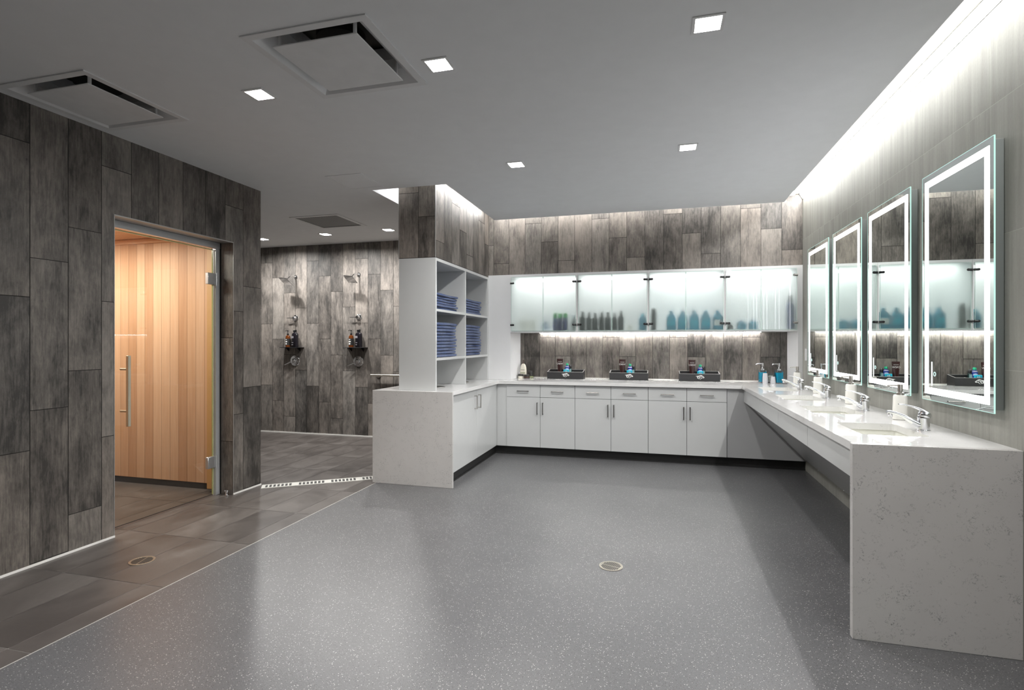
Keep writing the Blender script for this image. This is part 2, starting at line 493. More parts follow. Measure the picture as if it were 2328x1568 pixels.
mb = MB()
mb.box(-2.02, XR, YB+.003, YB+.12, 0, 2.92, 1)
bc = [-1.739, -1.677, -1.474, -1.274, -1.078, -.874, -.674, -.471, -.277, -.072, .126, .332, .532, .737, .939, 1.139, 1.345, 1.424]
bc = [c*1.0045 for c in bc]; bc[0] = -1.739; bc[-1] = 1.424
def bj(i):
    return {2: [1.39], 3: [1.155], 6: [1.39], 7: [1.155], 10: [1.39], 11: [1.155], 14: [1.39], 15: [1.16]}.get(i, [])
mb.tiles(lambda u, v, t: (u, YB, v), bc, bj, CZ+.008, 1.50)
# masonry over the cabinets
mb.box(-2.02, XR, YF+.003, YB, 2.15, 2.92, 1)
uc = [-2.02, -1.952, -1.756, -1.555, -1.356, -1.154, -.956, -.754, -.555, -.355, -.152, .051, .253, .453, .657, .859, 1.063, 1.267, XR]
def uj(i):
    return {0: [2.517], 1: [2.29], 3: [2.756], 4: [2.528], 5: [2.298], 7: [2.767], 8: [2.536], 9: [2.302], 11: [2.773], 12: [2.545], 13: [2.31], 15: [2.782], 16: [2.55], 17: [2.315]}.get(i, [])
mb.tiles(lambda u, v, t: (u, YF, v), uc, uj, 2.15, 2.90)
struct(mb.build('wall_back', [M_plank, M_grout]), 'back wall with plank tile band above the cabinets and plank tile backsplash')

# white surround either side of the glass cabinets
mb = MB()
mb.box(-2.02, -1.739, YF, YB, CZ+.001, 2.15, 0)
mb.box(1.424, XR, YF, YB, CZ+.001, 2.15, 0)
struct(mb.build('trim_1', M_white), 'white side panels framing the glass cabinets and backsplash')

# tiled pier above and behind the towel shelves
mb = MB()
PX0, PX1, PY0 = -2.398, -2.02, 4.68
mb.box(PX0+.003, PX1-.003, PY0+.003, YB, 2.13, 2.92, 1)
mb.tiles(lambda u, v, t: (u, PY0, v), [PX0, -2.195, PX1], lambda i: [[2.747], [2.516]][i], 2.132, 2.90)
cs = [PY0, 4.891, 5.097, 5.313, 5.526, 5.735, 5.934, 6.158, YF]
mb.tiles(lambda u, v, t: (PX1, u, v), cs, lambda i: {0: [2.292], 1: [], 2: [2.745], 3: [2.516], 4: [2.289], 6: [2.749], 7: [2.516]}.get(i, []), 2.132, 2.90)
mb.tiles(lambda u, v, t: (PX0, u, v), [PY0+.2*k for k in range(11)], lambda i: phased(PH[i % 4]), 2.13, 2.90)
struct(mb.build('wall_center', [M_plank, M_grout]), 'plank tiled pier rising above the towel shelves to the ceiling slot')
mb = MB()
mb.box(PX0+.001, PX0+.004, 4.72, YS, CZ+.002, 2.13, 1)
mb.tiles(lambda u, v, t: (PX0, u, v), [4.72+.2*k for k in range(11)], lambda i: phased(PH[i % 4]), CZ+.002, 2.13)
struct(mb.build('wall_island', [M_plank, M_grout]), 'plank tiles on the shower side of the towel shelves')
mb = MB()
mb.box(PX1-.004, PX1+.002, PY0-.003, PY0+.003, 2.132, 2.90)
mb.box(PX0-.003, PX0+.003, PY0-.003, PY0+.002, 2.132, 2.90)
struct(mb.build('trim_2', M_trim), 'pale metal corner strips on the tiled pier')

# right wall
mb = MB()
mb.box(XR+.0004, XR+.12, YW, YB, 0, 2.92, 1)
rc = [2.962 + .3236*k for k in range(-18, 12)]
rc = [c for c in rc if YW < c < YB]; rc = [YW] + rc + [YB]
mb.tiles(lambda u, v, t: (XR, u, v), rc, lambda i: [.607, 1.208, 1.809, 2.411], 0, 2.90, gap=.0022)
struct(mb.build('wall_right', [M_wtile, M_grout_l]), 'right wall of large greige stone-look tiles behind the mirrors')

mb = MB(); mb.box(-3.75, XR+.12, YW-.1, YW, 0, 2.92)
struct(mb.build('wall_front', plain('grey_wall_paint', c4(.30), .8)))
mb = MB(); mb.box(-6.72, -6.60, 4.231, YS+.12, 0, 2.92)
struct(mb.build('wall_far_left', plain('grey_wall_paint_dim', c4(.22, .21, .2), .8)))

# floors
mb = MB(); mb.box(-2.585, XR, YW, YB, -.05, 0)
struct(mb.build('floor', M_vinyl), 'speckled grey vinyl floor')
mb = MB(); mb.box(-6.62, -2.588, YW, YS, -.05, -.002, 1)
fx = [-2.588, -2.73, -3.025, -3.32] + [-3.615-.295*k for k in range(11)]
fx = fx[::-1]
mb.tiles(lambda u, v, t: (u, v, 0), fx, lambda i: [2.32+.641*k for k in range(-8, 8)], YW, YS, gap=.004)
struct(mb.build('floor_tiled', [M_ftile, M_fgrout]), 'brown-grey tiled floor strip along the left wall and in the shower')
mb = MB(); mb.box(-2.589, -2.585, YW, 4.58, -.02, .0012)
struct(mb.build('trim_3', M_edge), 'thin pale edging strip between tile and vinyl floors')
mb = MB()
mb.box(XL-.001, XL+.006, YW, DY0, 0, .013); mb.box(XL-.001, XL+.006, DY1, 4.231, 0, .013)
struct(mb.build('baseboard_left', M_caulk), 'white sealant line along the foot of the left wall')
mb = MB(); mb.box(-6.6, PX0-.01, YS-.008, YS+.001, 0, .016)
struct(mb.build('baseboard_shower', M_caulk), 'white sealant line along the foot of the shower wall')

# ceiling with light slots, downlight and diffuser openings
DL = [(.210, 2.525), (-1.077, 2.54), (-2.190, 2.575), (.203, 4.085), (-1.09, 4.125), (-4.19, 6.126), (-3.266, 6.094), (-5.214, 6.187)]
DF = [(-1.54, 2.385), (-3.195, 2.425)]
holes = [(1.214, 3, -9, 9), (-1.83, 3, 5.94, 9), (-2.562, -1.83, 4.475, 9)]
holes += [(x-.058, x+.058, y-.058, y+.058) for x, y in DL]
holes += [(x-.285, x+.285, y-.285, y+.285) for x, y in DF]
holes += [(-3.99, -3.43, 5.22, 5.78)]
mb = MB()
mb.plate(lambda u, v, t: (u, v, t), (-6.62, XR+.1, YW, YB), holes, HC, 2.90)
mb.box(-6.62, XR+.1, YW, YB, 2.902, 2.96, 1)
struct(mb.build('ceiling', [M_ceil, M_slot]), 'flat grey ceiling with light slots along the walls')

# sauna room behind the glass door
SX0, SX1, SY0, SY1, SZ = -5.45, XL-.165, 2.0, 3.97, 2.30
mb = MB()
mb.box(SX0, SX1+.002, SY1+.003, SY1+.10, .055, SZ+.1, 1)
mb.box(SX0-.10, SX0-.003, SY0, SY1+.1, .055, SZ+.1, 1)
mb.box(SX0, SX1, SY0-.10, SY0-.003, .055, SZ+.1, 1)
bcols = [-3.87-.0985*k for k in range(17)][::-1]
mb.tiles(lambda u, v, t: (u, SY1, v), bcols, lambda i: [], .057, SZ, gap=.002)
mb.tiles(lambda u, v, t: (SX0, u, v), [SY0+.0985*k for k in range(21)], lambda i: [], .057, SZ, gap=.002)
mb.tiles(lambda u, v, t: (u, SY0, v), bcols, lambda i: [], .057, SZ, gap=.002)
struct(mb.build('wall_sauna', [M_cedar, M_cedargap]), 'vertical cedar boards lining the sauna')
mb = MB()
mb.box(SX0, SX1, SY0, SY1, SZ+.003, SZ+.08, 1)
mb.tiles(lambda u, v, t: (v, u, SZ), [SY0+.0985*k for k in range(21)], lambda i: [], SX0, SX1, gap=.002)
struct(mb.build('ceiling_sauna', [M_cedar, M_cedargap]), 'cedar boarded sauna ceiling')
mb = MB()
mb.box(SX0, -3.80, SY1+.005, SY1+.05, 0, .057)
mb.box(SX0, -3.80, SY1-.03, SY1, SZ-.045, SZ-.002, 1, .004)
struct(mb.build('baseboard_sauna', [M_black, M_cedar]), 'dark recess under the cedar boards')
mb = MB()
mb.box(-3.872, -3.815, SY1-.075, SY1-.002, .03, SZ-.05, 0, .003)
struct(mb.build('trim_4', plain('cedar_post', hexc('c79a64'), .5)), 'pale cedar corner post just inside the sauna door')
area('sauna_lamp', (-4.75, 3.25, SZ-.02), 1.3, 23, col=(1, .95, .90), sy=.25)

# sauna door
dr = struct(thing('door_1', 'frameless clear glass sauna door with a long pull bar', None, (XL-.16, DY0, 0)))
GX = -3.742
mb = MB()
mb.box(GX-.02, GX+.022, DY0, DY1, DZ-.052, DZ, 0, .002)
mb.box(GX-.02, GX+.022, DY1-.045, DY1-.003, 0, DZ-.052, 0, .002)
mb.box(GX-.005, GX+.024, DY1-.052, DY1-.045, 0, DZ-.052, 0)
mb.build('door_frame', M_alu, dr)
mb = MB()
mb.quad([(GX, DY0+.012, .012), (GX, DY1-.058, .012), (GX, DY1-.058, DZ-.062), (GX, DY0+.012, DZ-.062)], 0)
mb.box(GX-.005, GX+.005, DY1-.066, DY1-.058, .012, DZ-.062, 1)
mb.box(GX-.005, GX+.005, DY0+.012, DY1-.066, DZ-.070, DZ-.062, 1)
mb.box(GX-.005, GX+.005, DY0+.012, DY1-.066, .008, .012, 2)
mb.build('glass_panel', [M_glass, M_gedge, M_black], dr)
mb = MB()
HX, HY = GX+.072, 3.0
mb.box(HX-.011, HX+.011, HY-.011, HY+.011, .727, 1.235, 0, .002)
for z in (.835, 1.137):
    mb.tube([(GX, HY, z), (HX, HY, z)], .008, 12)
mb.build('handle', plain('brass_nickel', c4(.60, .55, .42), .28, .55), dr)
for z in (1.88, .292):
    mb = MB()
    mb.box(GX-.016, GX+.016, DY1-.125, DY1-.030, z-.05, z+.05, 0, .003)
    mb.tube([(GX+.018, DY1-.040, z-.056), (GX+.018, DY1-.040, z+.056)], .009, 10)
    mb.build('hinge', plain('bright_nickel_%d' % int(z*10), c4(.75, .76, .77), .3, .9), dr, smooth=40)
mb = MB()
e = .004
mb.box(XL-.001, XL+.003, DY0-e, DY1+e, DZ, DZ+e); mb.box(XL-.001, XL+.003, DY0-e, DY0, .013, DZ); mb.box(XL-.001, XL+.003, DY1, DY1+e, .013, DZ)
mb.box(XL-.12, XL+.002, DY0, DY1, DZ-.003, DZ)
struct(mb.build('trim_5', M_trim), 'thin pale metal edge around the sauna doorway')
mb = MB()
mb.lathe([(.024, 0), (.024, .006), (.011, .008), (.011, .03), (.018, .032), (.018, .045), (.014, .048)], (-3.63, 3.865, 0), seg=18)
tag(mb.build('door_stop', M_chrome, smooth=40), 'small chrome floor stop at the right foot of the sauna doorway', 'door stop')

# ------------------------------------------------------------------ ceiling fittings
def downlight(x, y, watt, label, grp):
    r = thing('downlight', label, 'ceiling light', (x, y, HC), grp)
    mb = MB()
    mb.plate(lambda u, v, t: (x+u, y+v, t), (-.068, .068, -.068, .068), [(-.055, .055, -.055, .055)], HC-.004, HC-.0005, 0)
    mb.build('trim_ring', M_white, r)
    mb = MB()
    for s in (1, -1):
        mb.box(x+s*.0565-.001, x+s*.0565+.001, y-.056, y+.056, HC, HC+.045)
        mb.box(x-.056, x+.056, y+s*.0565-.001, y+s*.0565+.001, HC, HC+.045)
    mb.build('reflector', M_white, r)
    mb = MB(); mb.box(x-.056, x+.056, y-.056, y+.056, HC+.028, HC+.032)
    mb.build('lens', L_down, r)
    area('lamp', (0, 0, .006), .09, watt, parent=r, col=(1, .985, .96), spread=math.radians(165))
    return r
WD = 4
dlab = ['square recessed downlight nearest the right wall, closest to the camera', 'square recessed downlight just right of the middle air diffuser',
        'square recessed downlight left of the middle air diffuser', 'square recessed downlight farther back, above the basins end of the back counter',
        'square recessed downlight farther back, near the towel shelf pier', 'square recessed downlight over the right of the left shower fittings',
        'square recessed downlight in the shower beside the tiled pier', 'square recessed downlight over the shower, half hidden by the left wall edge']
for (x, y), lb in zip(DL, dlab):
    downlight(x, y, (WD if y < 3 else 20 if x < 0 else 6) if y < 5 else 17, lb, 'square recessed ceiling downlights')
for x in (-1.08, -2.19):     # unseen lamps added behind the camera for floor brightness, following the downlight grid
    for y in (.95, -.7): area('lamp_behind', (x, y, HC-.01), .1, 5, col=(1, .975, .94), spread=math.radians(140))

def diffuser(x, y, label):
    r = thing('air_diffuser', label, 'air vent', (x, y, HC), 'square ceiling air diffusers')
    mb = MB()
    a, b = .325, .275
    sq = lambda h, z: [(x-h, y-h, z), (x+h, y-h, z), (x+h, y+h, z), (x-h, y+h, z)]
    mb.loft([sq(a, HC-.0005), sq(a, HC-.006), sq(b+.012, HC-.006), sq(b, HC+.004), sq(b, HC+.012)], 0, False, False)
    mb.build('frame', M_vent, r)
    mb = MB()
    mb.loft([sq(b, HC+.004), sq(b-.05, HC+.05), sq(.20, HC+.09), sq(.19, HC+.15)], 0, False, False)
    mb.build('cone', M_vent, r)
    mb = MB(); mb.lathe([(.12, HC+.10), (.12, HC+.135)], (x, y, 0), seg=32); mb.build('duct_opening', M_black, r)
    mb = MB(); mb.box(x-.225, x+.225, y-.228, y+.232, HC-.016, HC-.010, 0, .002); mb.build('plaque', M_vent, r)
    for sx in (-1, 1):
        for sy in (-1, 1):
            mb = MB(); mb.tube([(x+sx*.20, y+sy*.20, HC-.011), (x+sx*.20, y+sy*.20, HC+.075)], .009, 8)
            mb.build('hanger', M_vent, r)
M_vent = plain('diffuser_paint', c4(.70, .71, .72), .6)
M_vent_d = plain('diffuser_inner_paint', c4(.22, .22, .22), .7)
diffuser(*DF[0], 'square plaque air diffuser in mid ceiling between two downlights')
diffuser(*DF[1], 'square plaque air diffuser tucked against the top of the left plank wall')

r = thing('access_panel', 'flush painted square access panel in the ceiling before the tiled pier', 'ceiling panel', (-2.565, 4.19, HC))
mb = MB(); mb.plate(lambda u, v, t: (-2.565+u, 4.19+v, t), (-.17, .17, -.2, .2), [(-.152, .152, -.182, .182)], HC-.004, HC-.0003); mb.build('frame', M_ceil, r)
mb = MB(); mb.box(-2.714, -2.416, 4.011, 4.369, HC-.003, HC-.0003); mb.build('panel', M_ceil, r)
r = thing('return_grille', 'dark perforated square return air grille in the ceiling before the shower wall', 'air vent', (-3.71, 5.5, HC))
mb = MB(); mb.plate(lambda u, v, t: (-3.71+u, 5.5+v, t), (-.31, .31, -.31, .31), [(-.265, .265, -.265, .265)], HC-.006, HC-.0003); mb.build('frame', M_vent, r)
def perf_mat():
    n = NT('perforated_grille'); o = n.n('ShaderNodeMapping', {'Vector': n.obj(), 'Rotation': (0, 0, PI/4), 'Scale': (60, 60, 0)}).outputs[0]
    f = n.n('ShaderNodeVectorMath', {0: o}, operation='FRACTION').outputs[0]
    d = n.n('ShaderNodeVectorMath', {0: f, 1: (.5, .5, 0)}, operation='DISTANCE').outputs['Value']
    return n.finish(Base_Color=n.ramp(d, [(.30, .02), (.36, .26)]), Roughness=.6)
mb = MB(); mb.box(-3.71-.268, -3.71+.268, 5.5-.268, 5.5+.268, HC+.001, HC+.004); mb.build('perforated_plate', perf_mat(), r)

def cove(name, label, boxes, mat):
    mb = MB()
    for b in boxes: mb.box(*b)
    return tag(mb.build(name, mat), label, 'light strip', 'linear light strips')
mb = MB()
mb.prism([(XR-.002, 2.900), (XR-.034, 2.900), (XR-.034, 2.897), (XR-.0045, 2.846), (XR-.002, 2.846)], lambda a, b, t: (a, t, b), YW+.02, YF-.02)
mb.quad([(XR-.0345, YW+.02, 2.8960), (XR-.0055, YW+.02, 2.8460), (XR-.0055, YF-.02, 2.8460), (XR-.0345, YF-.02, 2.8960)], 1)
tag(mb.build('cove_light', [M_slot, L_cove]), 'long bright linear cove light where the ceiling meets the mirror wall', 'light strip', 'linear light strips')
cove('cove_light', 'linear cove light in the ceiling slot above the glass cabinets', [(-1.95, XR-.1, 6.16, 6.22, 2.872, 2.899)], L_coveb)
cove('cove_light', 'linear cove light in the ceiling slot beside the tiled pier', [(-1.985, -1.90, 4.60, 6.10, 2.872, 2.899)], L_coveb)
cove('cove_light', 'short cove light in the slot at the shower side of the tiled pier', [(-2.50, -2.44, 4.55, 6.6, 2.872, 2.899)], emit('led_cove_shower', c4(1, .99, .97), 5.0))

# ------------------------------------------------------------------ shower fittings
M_dimprint = plain('dim_print', c4(.22, .21, .23), .5)
def R3(ax, deg): return Matrix.Rotation(math.radians(deg), 3, ax)
def shower(x, labels):
    # shower head with bent arm
    r = thing('shower_fixture', labels[0], 'shower', (x, YS, 2.285), 'square chrome shower heads')
    mb = MB(); mb.lathe([(.030, -.004), (.030, .006), (.018, .014), (.012, .018)], (x, YS, 2.285), R3('X', 90), 20); mb.build('wall_flange', M_chrome, r, smooth=40)
    mb = MB()
    pts = [(x, YS-.01, 2.285), (x, YS-.05, 2.290), (x-.004, YS-.09, 2.288), (x-.008, YS-.13, 2.268), (x-.010, YS-.165, 2.235)]
    mb.tube(pts, .0095, 12); mb.lathe([(.017, -.012), (.019, 0), (.014, .014)], (x-.011, YS-.175, 2.225), R3('X', -40), 14)
    mb.build('arm', M_chrome, r, smooth=50)
    mb = MB()
    Mh = Matrix.Translation((x-.012, YS-.195, 2.200)) @ Matrix.Rotation(math.radians(-32), 4, 'X') @ Matrix.Rotation(math.radians(8), 4, 'Y')
    mb.box(-.075, .075, -.075, .075, -.008, .006, 0, .004, 2, M=Mh)
    mb.box(-.022, .022, -.022, .022, .006, .018, 0, .004, 1, M=Mh)
    mb.build('spray_plate', M_chrome, r)
    # small diverter valve
    r = thing('diverter_valve', labels[1], 'shower valve', (x+.0, YS, 1.685), 'small chrome diverter valves')
    mb = MB(); mb.lathe([(.044, -.004), (.044, .006), (.036, .012), (.026, .014), (.024, .05), (.020, .055)], (x, YS, 1.685), R3('X', 90), 24); mb.build('escutcheon', M_chrome, r, smooth=40)
    mb = MB(); mb.tube([(x, YS-.045, 1.685), (x-.05, YS-.047, 1.685), (x-.115, YS-.05, 1.684)], [.008, .0065, .005], 10); mb.build('lever', M_chrome, r, smooth=40)
    # corner shelf
    r = thing('shower_shelf', labels[2], 'shelf', (x-.03, YS, 1.255), 'black shower shelves')
    mb = MB(); mb.box(x-.19, x+.145, YS-.115, YS-.002, 1.252, 1.260, 0, .002); mb.build('board', M_blackpl, r)
    mb = MB(); mb.prism([(0, 0), (-.08, 0), (0, -.05)], lambda a, b, t: (x-.12+t, YS-.002+a, 1.252+b), 0, .01); mb.build('bracket', M_blackpl, r); mb = MB()
    mb.prism([(0, 0), (-.08, 0), (0, -.05)], lambda a, b, t: (x+.07+t, YS-.002+a, 1.252+b), 0, .01); mb.build('bracket', M_blackpl, r)
    # amber pump bottle
    bx, by = x-.085, YS-.062
    r = thing('pump_bottle', labels[3], 'bottle', (bx, by, 1.260), 'amber pump bottles in the shower')
    mb = MB(); mb.lathe([(.030, 0), (.034, .004), (.034, .145), (.028, .165), (.012, .172), (.012, .178)], (bx, by, 1.26), seg=20); mb.build('bottle', M_amber, r, smooth=40)
    mb = MB(); mb.lathe([(.0345, .03), (.0345, .125)], (bx, by, 1.26), seg=20, caps=False)
    mb.build('label', M_bwlabel, r)
    for (z0, z1, w) in ((.105, .116, .40), (.072, .090, .55), (.040, .060, .42)):
        mb = MB()
        for k in range(6):
            a0 = -PI/2 - .2 + (k-3)/3*w; a1 = a0 + w/3*.92
            P = lambda a, z: (bx+.0349*math.cos(a), by+.0349*math.sin(a), 1.26+z)
            mb.quad([P(a0, z0), P(a1, z0), P(a1, z1), P(a0, z1)])
        mb.build('print', M_wtext, r)
    mb = MB(); mb.lathe([(.014, .176), (.014, .196), (.005, .198), (.005, .232), (.010, .234), (.010, .243)], (bx, by, 1.26), seg=12)
    mb.tube([(bx, by, 1.5), (bx-.02, by-.012, 1.501), (bx-.034, by-.02, 1.494)], .0045, 8); mb.build('pump', M_blackpl, r, smooth=40)
    # dark bottle
    bx, by = x+.035, YS-.060
    r = thing('shampoo_bottle', labels[4], 'bottle', (bx, by, 1.260), 'near-black shampoo bottles in the shower')
    mb = MB(); mb.lathe([(.046, 0), (.050, .004), (.050, .165), (.047, .19), (.034, .208), (.016, .213), (.015, .218)], (bx, by, 1.26), seg=24, sy=.8); mb.build('bottle', M_dkb, r, smooth=40)
    mb = MB()
    for q in ((-.034, .004, .13, .16), (-.028, -.004, .032, .040), (-.028, 0, .062, .070)):
        mb = MB(); mb.box(bx+q[0], bx+q[1], by-.0425, by-.0405, 1.26+q[2], 1.26+q[3]); mb.build('print', M_dimprint, r)
    mb = MB(); mb.lathe([(.017, .216), (.017, .246)], (bx-.012, by, 1.26), seg=14); mb.lathe([(.012, .216), (.012, .250)], (bx+.014, by, 1.26), seg=12); mb.build('cap', M_blackpl, r, smooth=40)
    # mixer valve
    r = thing('mixer_valve', labels[5], 'shower valve', (x-.01, YS, 1.062), 'round chrome mixer valves')
    mx, mz = x-.008, 1.062
    mb = MB(); mb.lathe([(.078, -.004), (.078, .004), (.074, .010), (.045, .016), (.045, .018)], (mx, YS, mz), R3('X', 90), 32); mb.build('escutcheon', M_chrome, r, smooth=30)
    mb = MB(); mb.lathe([(.032, .014), (.030, .055), (.024, .065), (.010, .068)], (mx, YS, mz), R3('X', 90), 24); mb.build('hub', M_chrome, r, smooth=30)
    mb = MB(); mb.tube([(mx, YS-.052, mz), (mx-.06, YS-.056, mz-.028), (mx-.135, YS-.062, mz-.062)], [.010, .0085, .007], 10); mb.build('lever', M_chrome, r, smooth=40)
shower(-5.13, ['square chrome shower head at the left shower position', 'small chrome diverter with side lever under the left shower head',
               'black corner shelf holding bottles at the left shower position', 'amber pump bottle with black label on the left shower shelf',
               'near-black shampoo bottle on the left shower shelf', 'large round chrome mixer below the left shower shelf'])
shower(-4.09, ['square chrome shower head at the right shower position', 'small chrome diverter with side lever under the right shower head',
               'black corner shelf holding bottles at the right shower position', 'amber pump bottle with black label on the right shower shelf',
               'near-black shampoo bottle on the right shower shelf', 'large round chrome mixer below the right shower shelf'])
r = thing('grab_bar', 'horizontal steel grab bar on the shower wall behind the towel shelves', 'grab bar', (-3.84, YS, .873))
mb = MB(); mb.tube([(-3.87, YS-.055, .873), (-2.75, YS-.055, .873)], .016, 14); mb.build('bar', plain('warm_steel', c4(.70, .66, .58), .25, 1.0), r, smooth=40)
for x in (-3.78, -2.85):
    mb = MB(); mb.lathe([(.038, -.004), (.038, .008), (.016, .014), (.014, .045)], (x, YS, .873), R3('X', 90), 18); mb.build('post', M_nickel, r, smooth=40)

# drains
p0, p1 = Vector((-3.52, 4.165, 0)), Vector((-2.63, 4.78, 0))
dv = (p1-p0); Ld = dv.length; dv.normalize(); nv = Vector((-dv.y, dv.x, 0))
r = thing('trench_drain', 'white slotted trench drain crossing the tiled floor at the shower entrance', 'drain', p0)
fnd = lambda u, v, t: tuple(p0 + dv*u + nv*v + Vector((0, 0, t)))
slots = []
nsl = 0; u = .03
while u < Ld-.03:
    slots.append((u, u+.021, -.046, .046)); u += .034; nsl += 1
    if nsl % 7 == 0: u += .05
mb = MB(); mb.plate(fnd, (0, Ld, -.062, .062), slots, .0008, .006); mb.build('grate', plain('white_grate', c4(.70, .69, .64), .45), r)
mb = MB(); mb.plate(fnd, (.01, Ld-.01, -.055, .055), [], .0003, .0006); mb.build('channel', M_black, r)
def floor_drain(x, y, label, rz):
    r = thing('floor_drain', label, 'drain', (x, y, 0), 'round slotted floor drains', rz)
    mb = MB(); mb.lathe([(.070, .0002), (.070, .003), (.066, .004), (.060, .003), (.060, .0002)], seg=36, caps=False); mb.build('rim', M_drain, r, True, 40)
    mb = MB()
    def rowslots():
        out = []
        for k in range(-5, 6):
            w = math.sqrt(max(0, .056**2-(k*.0095)**2))
            if w < .01: continue
            out += [(-w, -.003, k*.0095-.0031, k*.0095+.0031), (.003, w, k*.0095-.0031, k*.0095+.0031)]
        return out
    mb.lathe([(.0605, .0008), (.0605, .0018)], seg=36); mb.build('grate', M_drain, r, True)
    mb = MB()
    for (a, b, c, d) in rowslots(): mb.box(a, b, c, d, .0018, .0023)
    mb.build('slot', M_black, r, True)
floor_drain(-3.035, 2.568, 'round slotted drain in the brown tiled floor by the sauna door', .3)
floor_drain(-.274, 3.24, 'round slotted drain in the middle of the grey vinyl floor', 1.25)

# ------------------------------------------------------------------ base cabinets and worktop
XA = -1.862      # island door face
YD = 6.135       # back run door face
def pull(mb, p, q, out, r=.0055, st=.028):
    p, q, out = Vector(p), Vector(q), Vector(out)
    d = (q-p).normalized()
    mb.tube([p+out*st, q+out*st], r, 8)
    for e in (p+d*.006, q-d*.006): mb.tube([e, e+out*st], r*.9, 8)
cabl = ['white base cabinet with two drawers and doors, by the towel shelves corner',
        'white base cabinet with two drawers and doors, middle of the back run', 'white base cabinet with two drawers and doors, by the basins corner']
for i in range(3):
    x0 = -1.740+.8135*i; x1 = x0+.8135; xm = (x0+x1)/2
    r = thing('base_cabinet', cabl[i], 'cabinet', (xm, YD, .1), 'white base cabinets along the back wall')
    mb = MB(); mb.box(x0+.001, x1-.001, YD+.02, YB-.01, .102, .838); mb.build('carcass', M_gap, r)
    for k, (a, b) in enumerate(((x0, xm), (xm, x1))):
        mb = MB(); mb.box(a+.002, b-.002, YD, YD+.019, .690, .834, 0, .0012); dw = mb.build('drawer', M_lam, r)
        c = (a+b)/2
        mb = MB(); pull(mb, (c-.07, YD, .760), (c+.07, YD, .760), (0, -1, 0)); mb.build('handle', M_dknickel, dw, smooth=40)
        mb = MB(); mb.box(a+.002, b-.002, YD, YD+.019, .104, .686, 0, .0012); do = mb.build('door', M_lam, r)
        hx = xm + (-.033 if k == 0 else .033)
        mb = MB(); pull(mb, (hx, YD, .49), (hx, YD, .63), (0, -1, 0)); mb.build('handle', M_dknickel, do, smooth=40)
XE = -1.740+.8135*3
mb = MB(); mb.box(-1.862, -1.741, YD+.012, YD+.03, .102, .838, 0, .001)
tag(mb.build('filler_panel', M_lam), 'narrow white filler panel in the inner corner between the two cabinet runs', 'panel')
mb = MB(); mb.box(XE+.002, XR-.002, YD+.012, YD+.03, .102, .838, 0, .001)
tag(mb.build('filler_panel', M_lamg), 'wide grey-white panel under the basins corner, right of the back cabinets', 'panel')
mb = MB()
mb.box(XA-.04, XR-.002, YD+.07, YD+.085, 0, .102); mb.box(XA-.04, XR-.002, YD+.055, YD+.07, 0, .012)
mb.box(XA-.055, XA-.04, 4.612, YD+.07, 0, .102); mb.box(XA-.04, XA-.028, 4.612, YD+.055, 0, .012)
struct(mb.build('baseboard_back', M_black), 'black rubber toe kick below the white cabinets')

r = thing('base_cabinet', 'white two-door base cabinet under the towel shelves', 'cabinet', (XA, 5.4, .1))
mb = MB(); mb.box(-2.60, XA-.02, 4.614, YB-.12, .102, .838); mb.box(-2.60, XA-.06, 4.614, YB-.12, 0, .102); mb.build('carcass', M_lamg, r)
for k, (a, b) in enumerate(((4.612, 5.398), (5.398, 6.145))):
    mb = MB(); mb.box(XA-.019, XA, a+.002, b-.002, .104, .832, 0, .0012); do = mb.build('door', M_lam, r)
    hy = 5.398 + (-.06 if k == 0 else .06)
    mb = MB(); pull(mb, (XA, hy, .632), (XA, hy, .775), (1, 0, 0)); mb.build('handle', M_nickel, do, smooth=40)

# worktop: one U-shaped slab with waterfall ends, cut for four basins
SINKS = [3.232, 4.062, 4.892, 5.735]
SXA, SXB, SH = .968, 1.262, .213
def boolean_cut(o, cutters):
    for c in cutters:
        m = o.modifiers.new('b', 'BOOLEAN'); m.object = c; m.operation = 'DIFFERENCE'; m.solver = 'EXACT'
    dg = bpy.context.evaluated_depsgraph_get()
    me = D.meshes.new_from_object(o.evaluated_get(dg))
    o.modifiers.clear(); old = o.data; o.data = me; D.meshes.remove(old)
    for c in cutters: D.objects.remove(c)
T0 = CZ-.036
wt = thing('worktop', 'white flecked quartz worktop wrapping three sides with waterfall ends', 'worktop', (0, YD, CZ))
mb = MB()
poly = [(-2.622, 4.6042), (-1.830, 4.6042), (-1.830, 6.10), (.845, 6.10), (.845, 2.7642), (XR-.0004, 2.7642), (XR-.0004, YB-.004), (-2.622, YB-.04)]
mb.prism(poly, lambda a, b, t: (a, b, t), T0, CZ)
slab = mb.build('slab', M_quartz, wt)
cut = []
for sy in SINKS:
    mb = MB(); mb.loft([rrect(SXA, SXB, sy-SH, sy+SH, .035, T0-.05), rrect(SXA, SXB, sy-SH, sy+SH, .035, CZ+.05)])
    cut.append(mb.build('cut', M_quartz, wt))
boolean_cut(slab, cut)
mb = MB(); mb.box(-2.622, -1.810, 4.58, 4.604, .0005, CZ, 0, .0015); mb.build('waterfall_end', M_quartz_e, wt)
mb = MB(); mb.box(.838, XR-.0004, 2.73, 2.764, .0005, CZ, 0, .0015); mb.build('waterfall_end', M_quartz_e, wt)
for y in (5.09, 5.80):
    mb = MB(); mb.lathe([(.088, CZ+.0002), (.088, CZ+.004), (.080, CZ+.005), (.078, CZ+.001)], (-2.185, y, 0), seg=32, caps=False)
    mb.lathe([(.079, CZ+.0004), (.079, CZ+.0012)], (-2.185, y, 0), seg=32, mat=1); mb.build('waste_opening', [M_nickel, M_black], wt, smooth=40)
mb = MB(); mb.box(-1.739, 1.424, YB-.016, YB-.001, CZ+.0003, CZ+.009)
struct(mb.build('trim_6', M_caulk), 'white sealant line between worktop and backsplash')

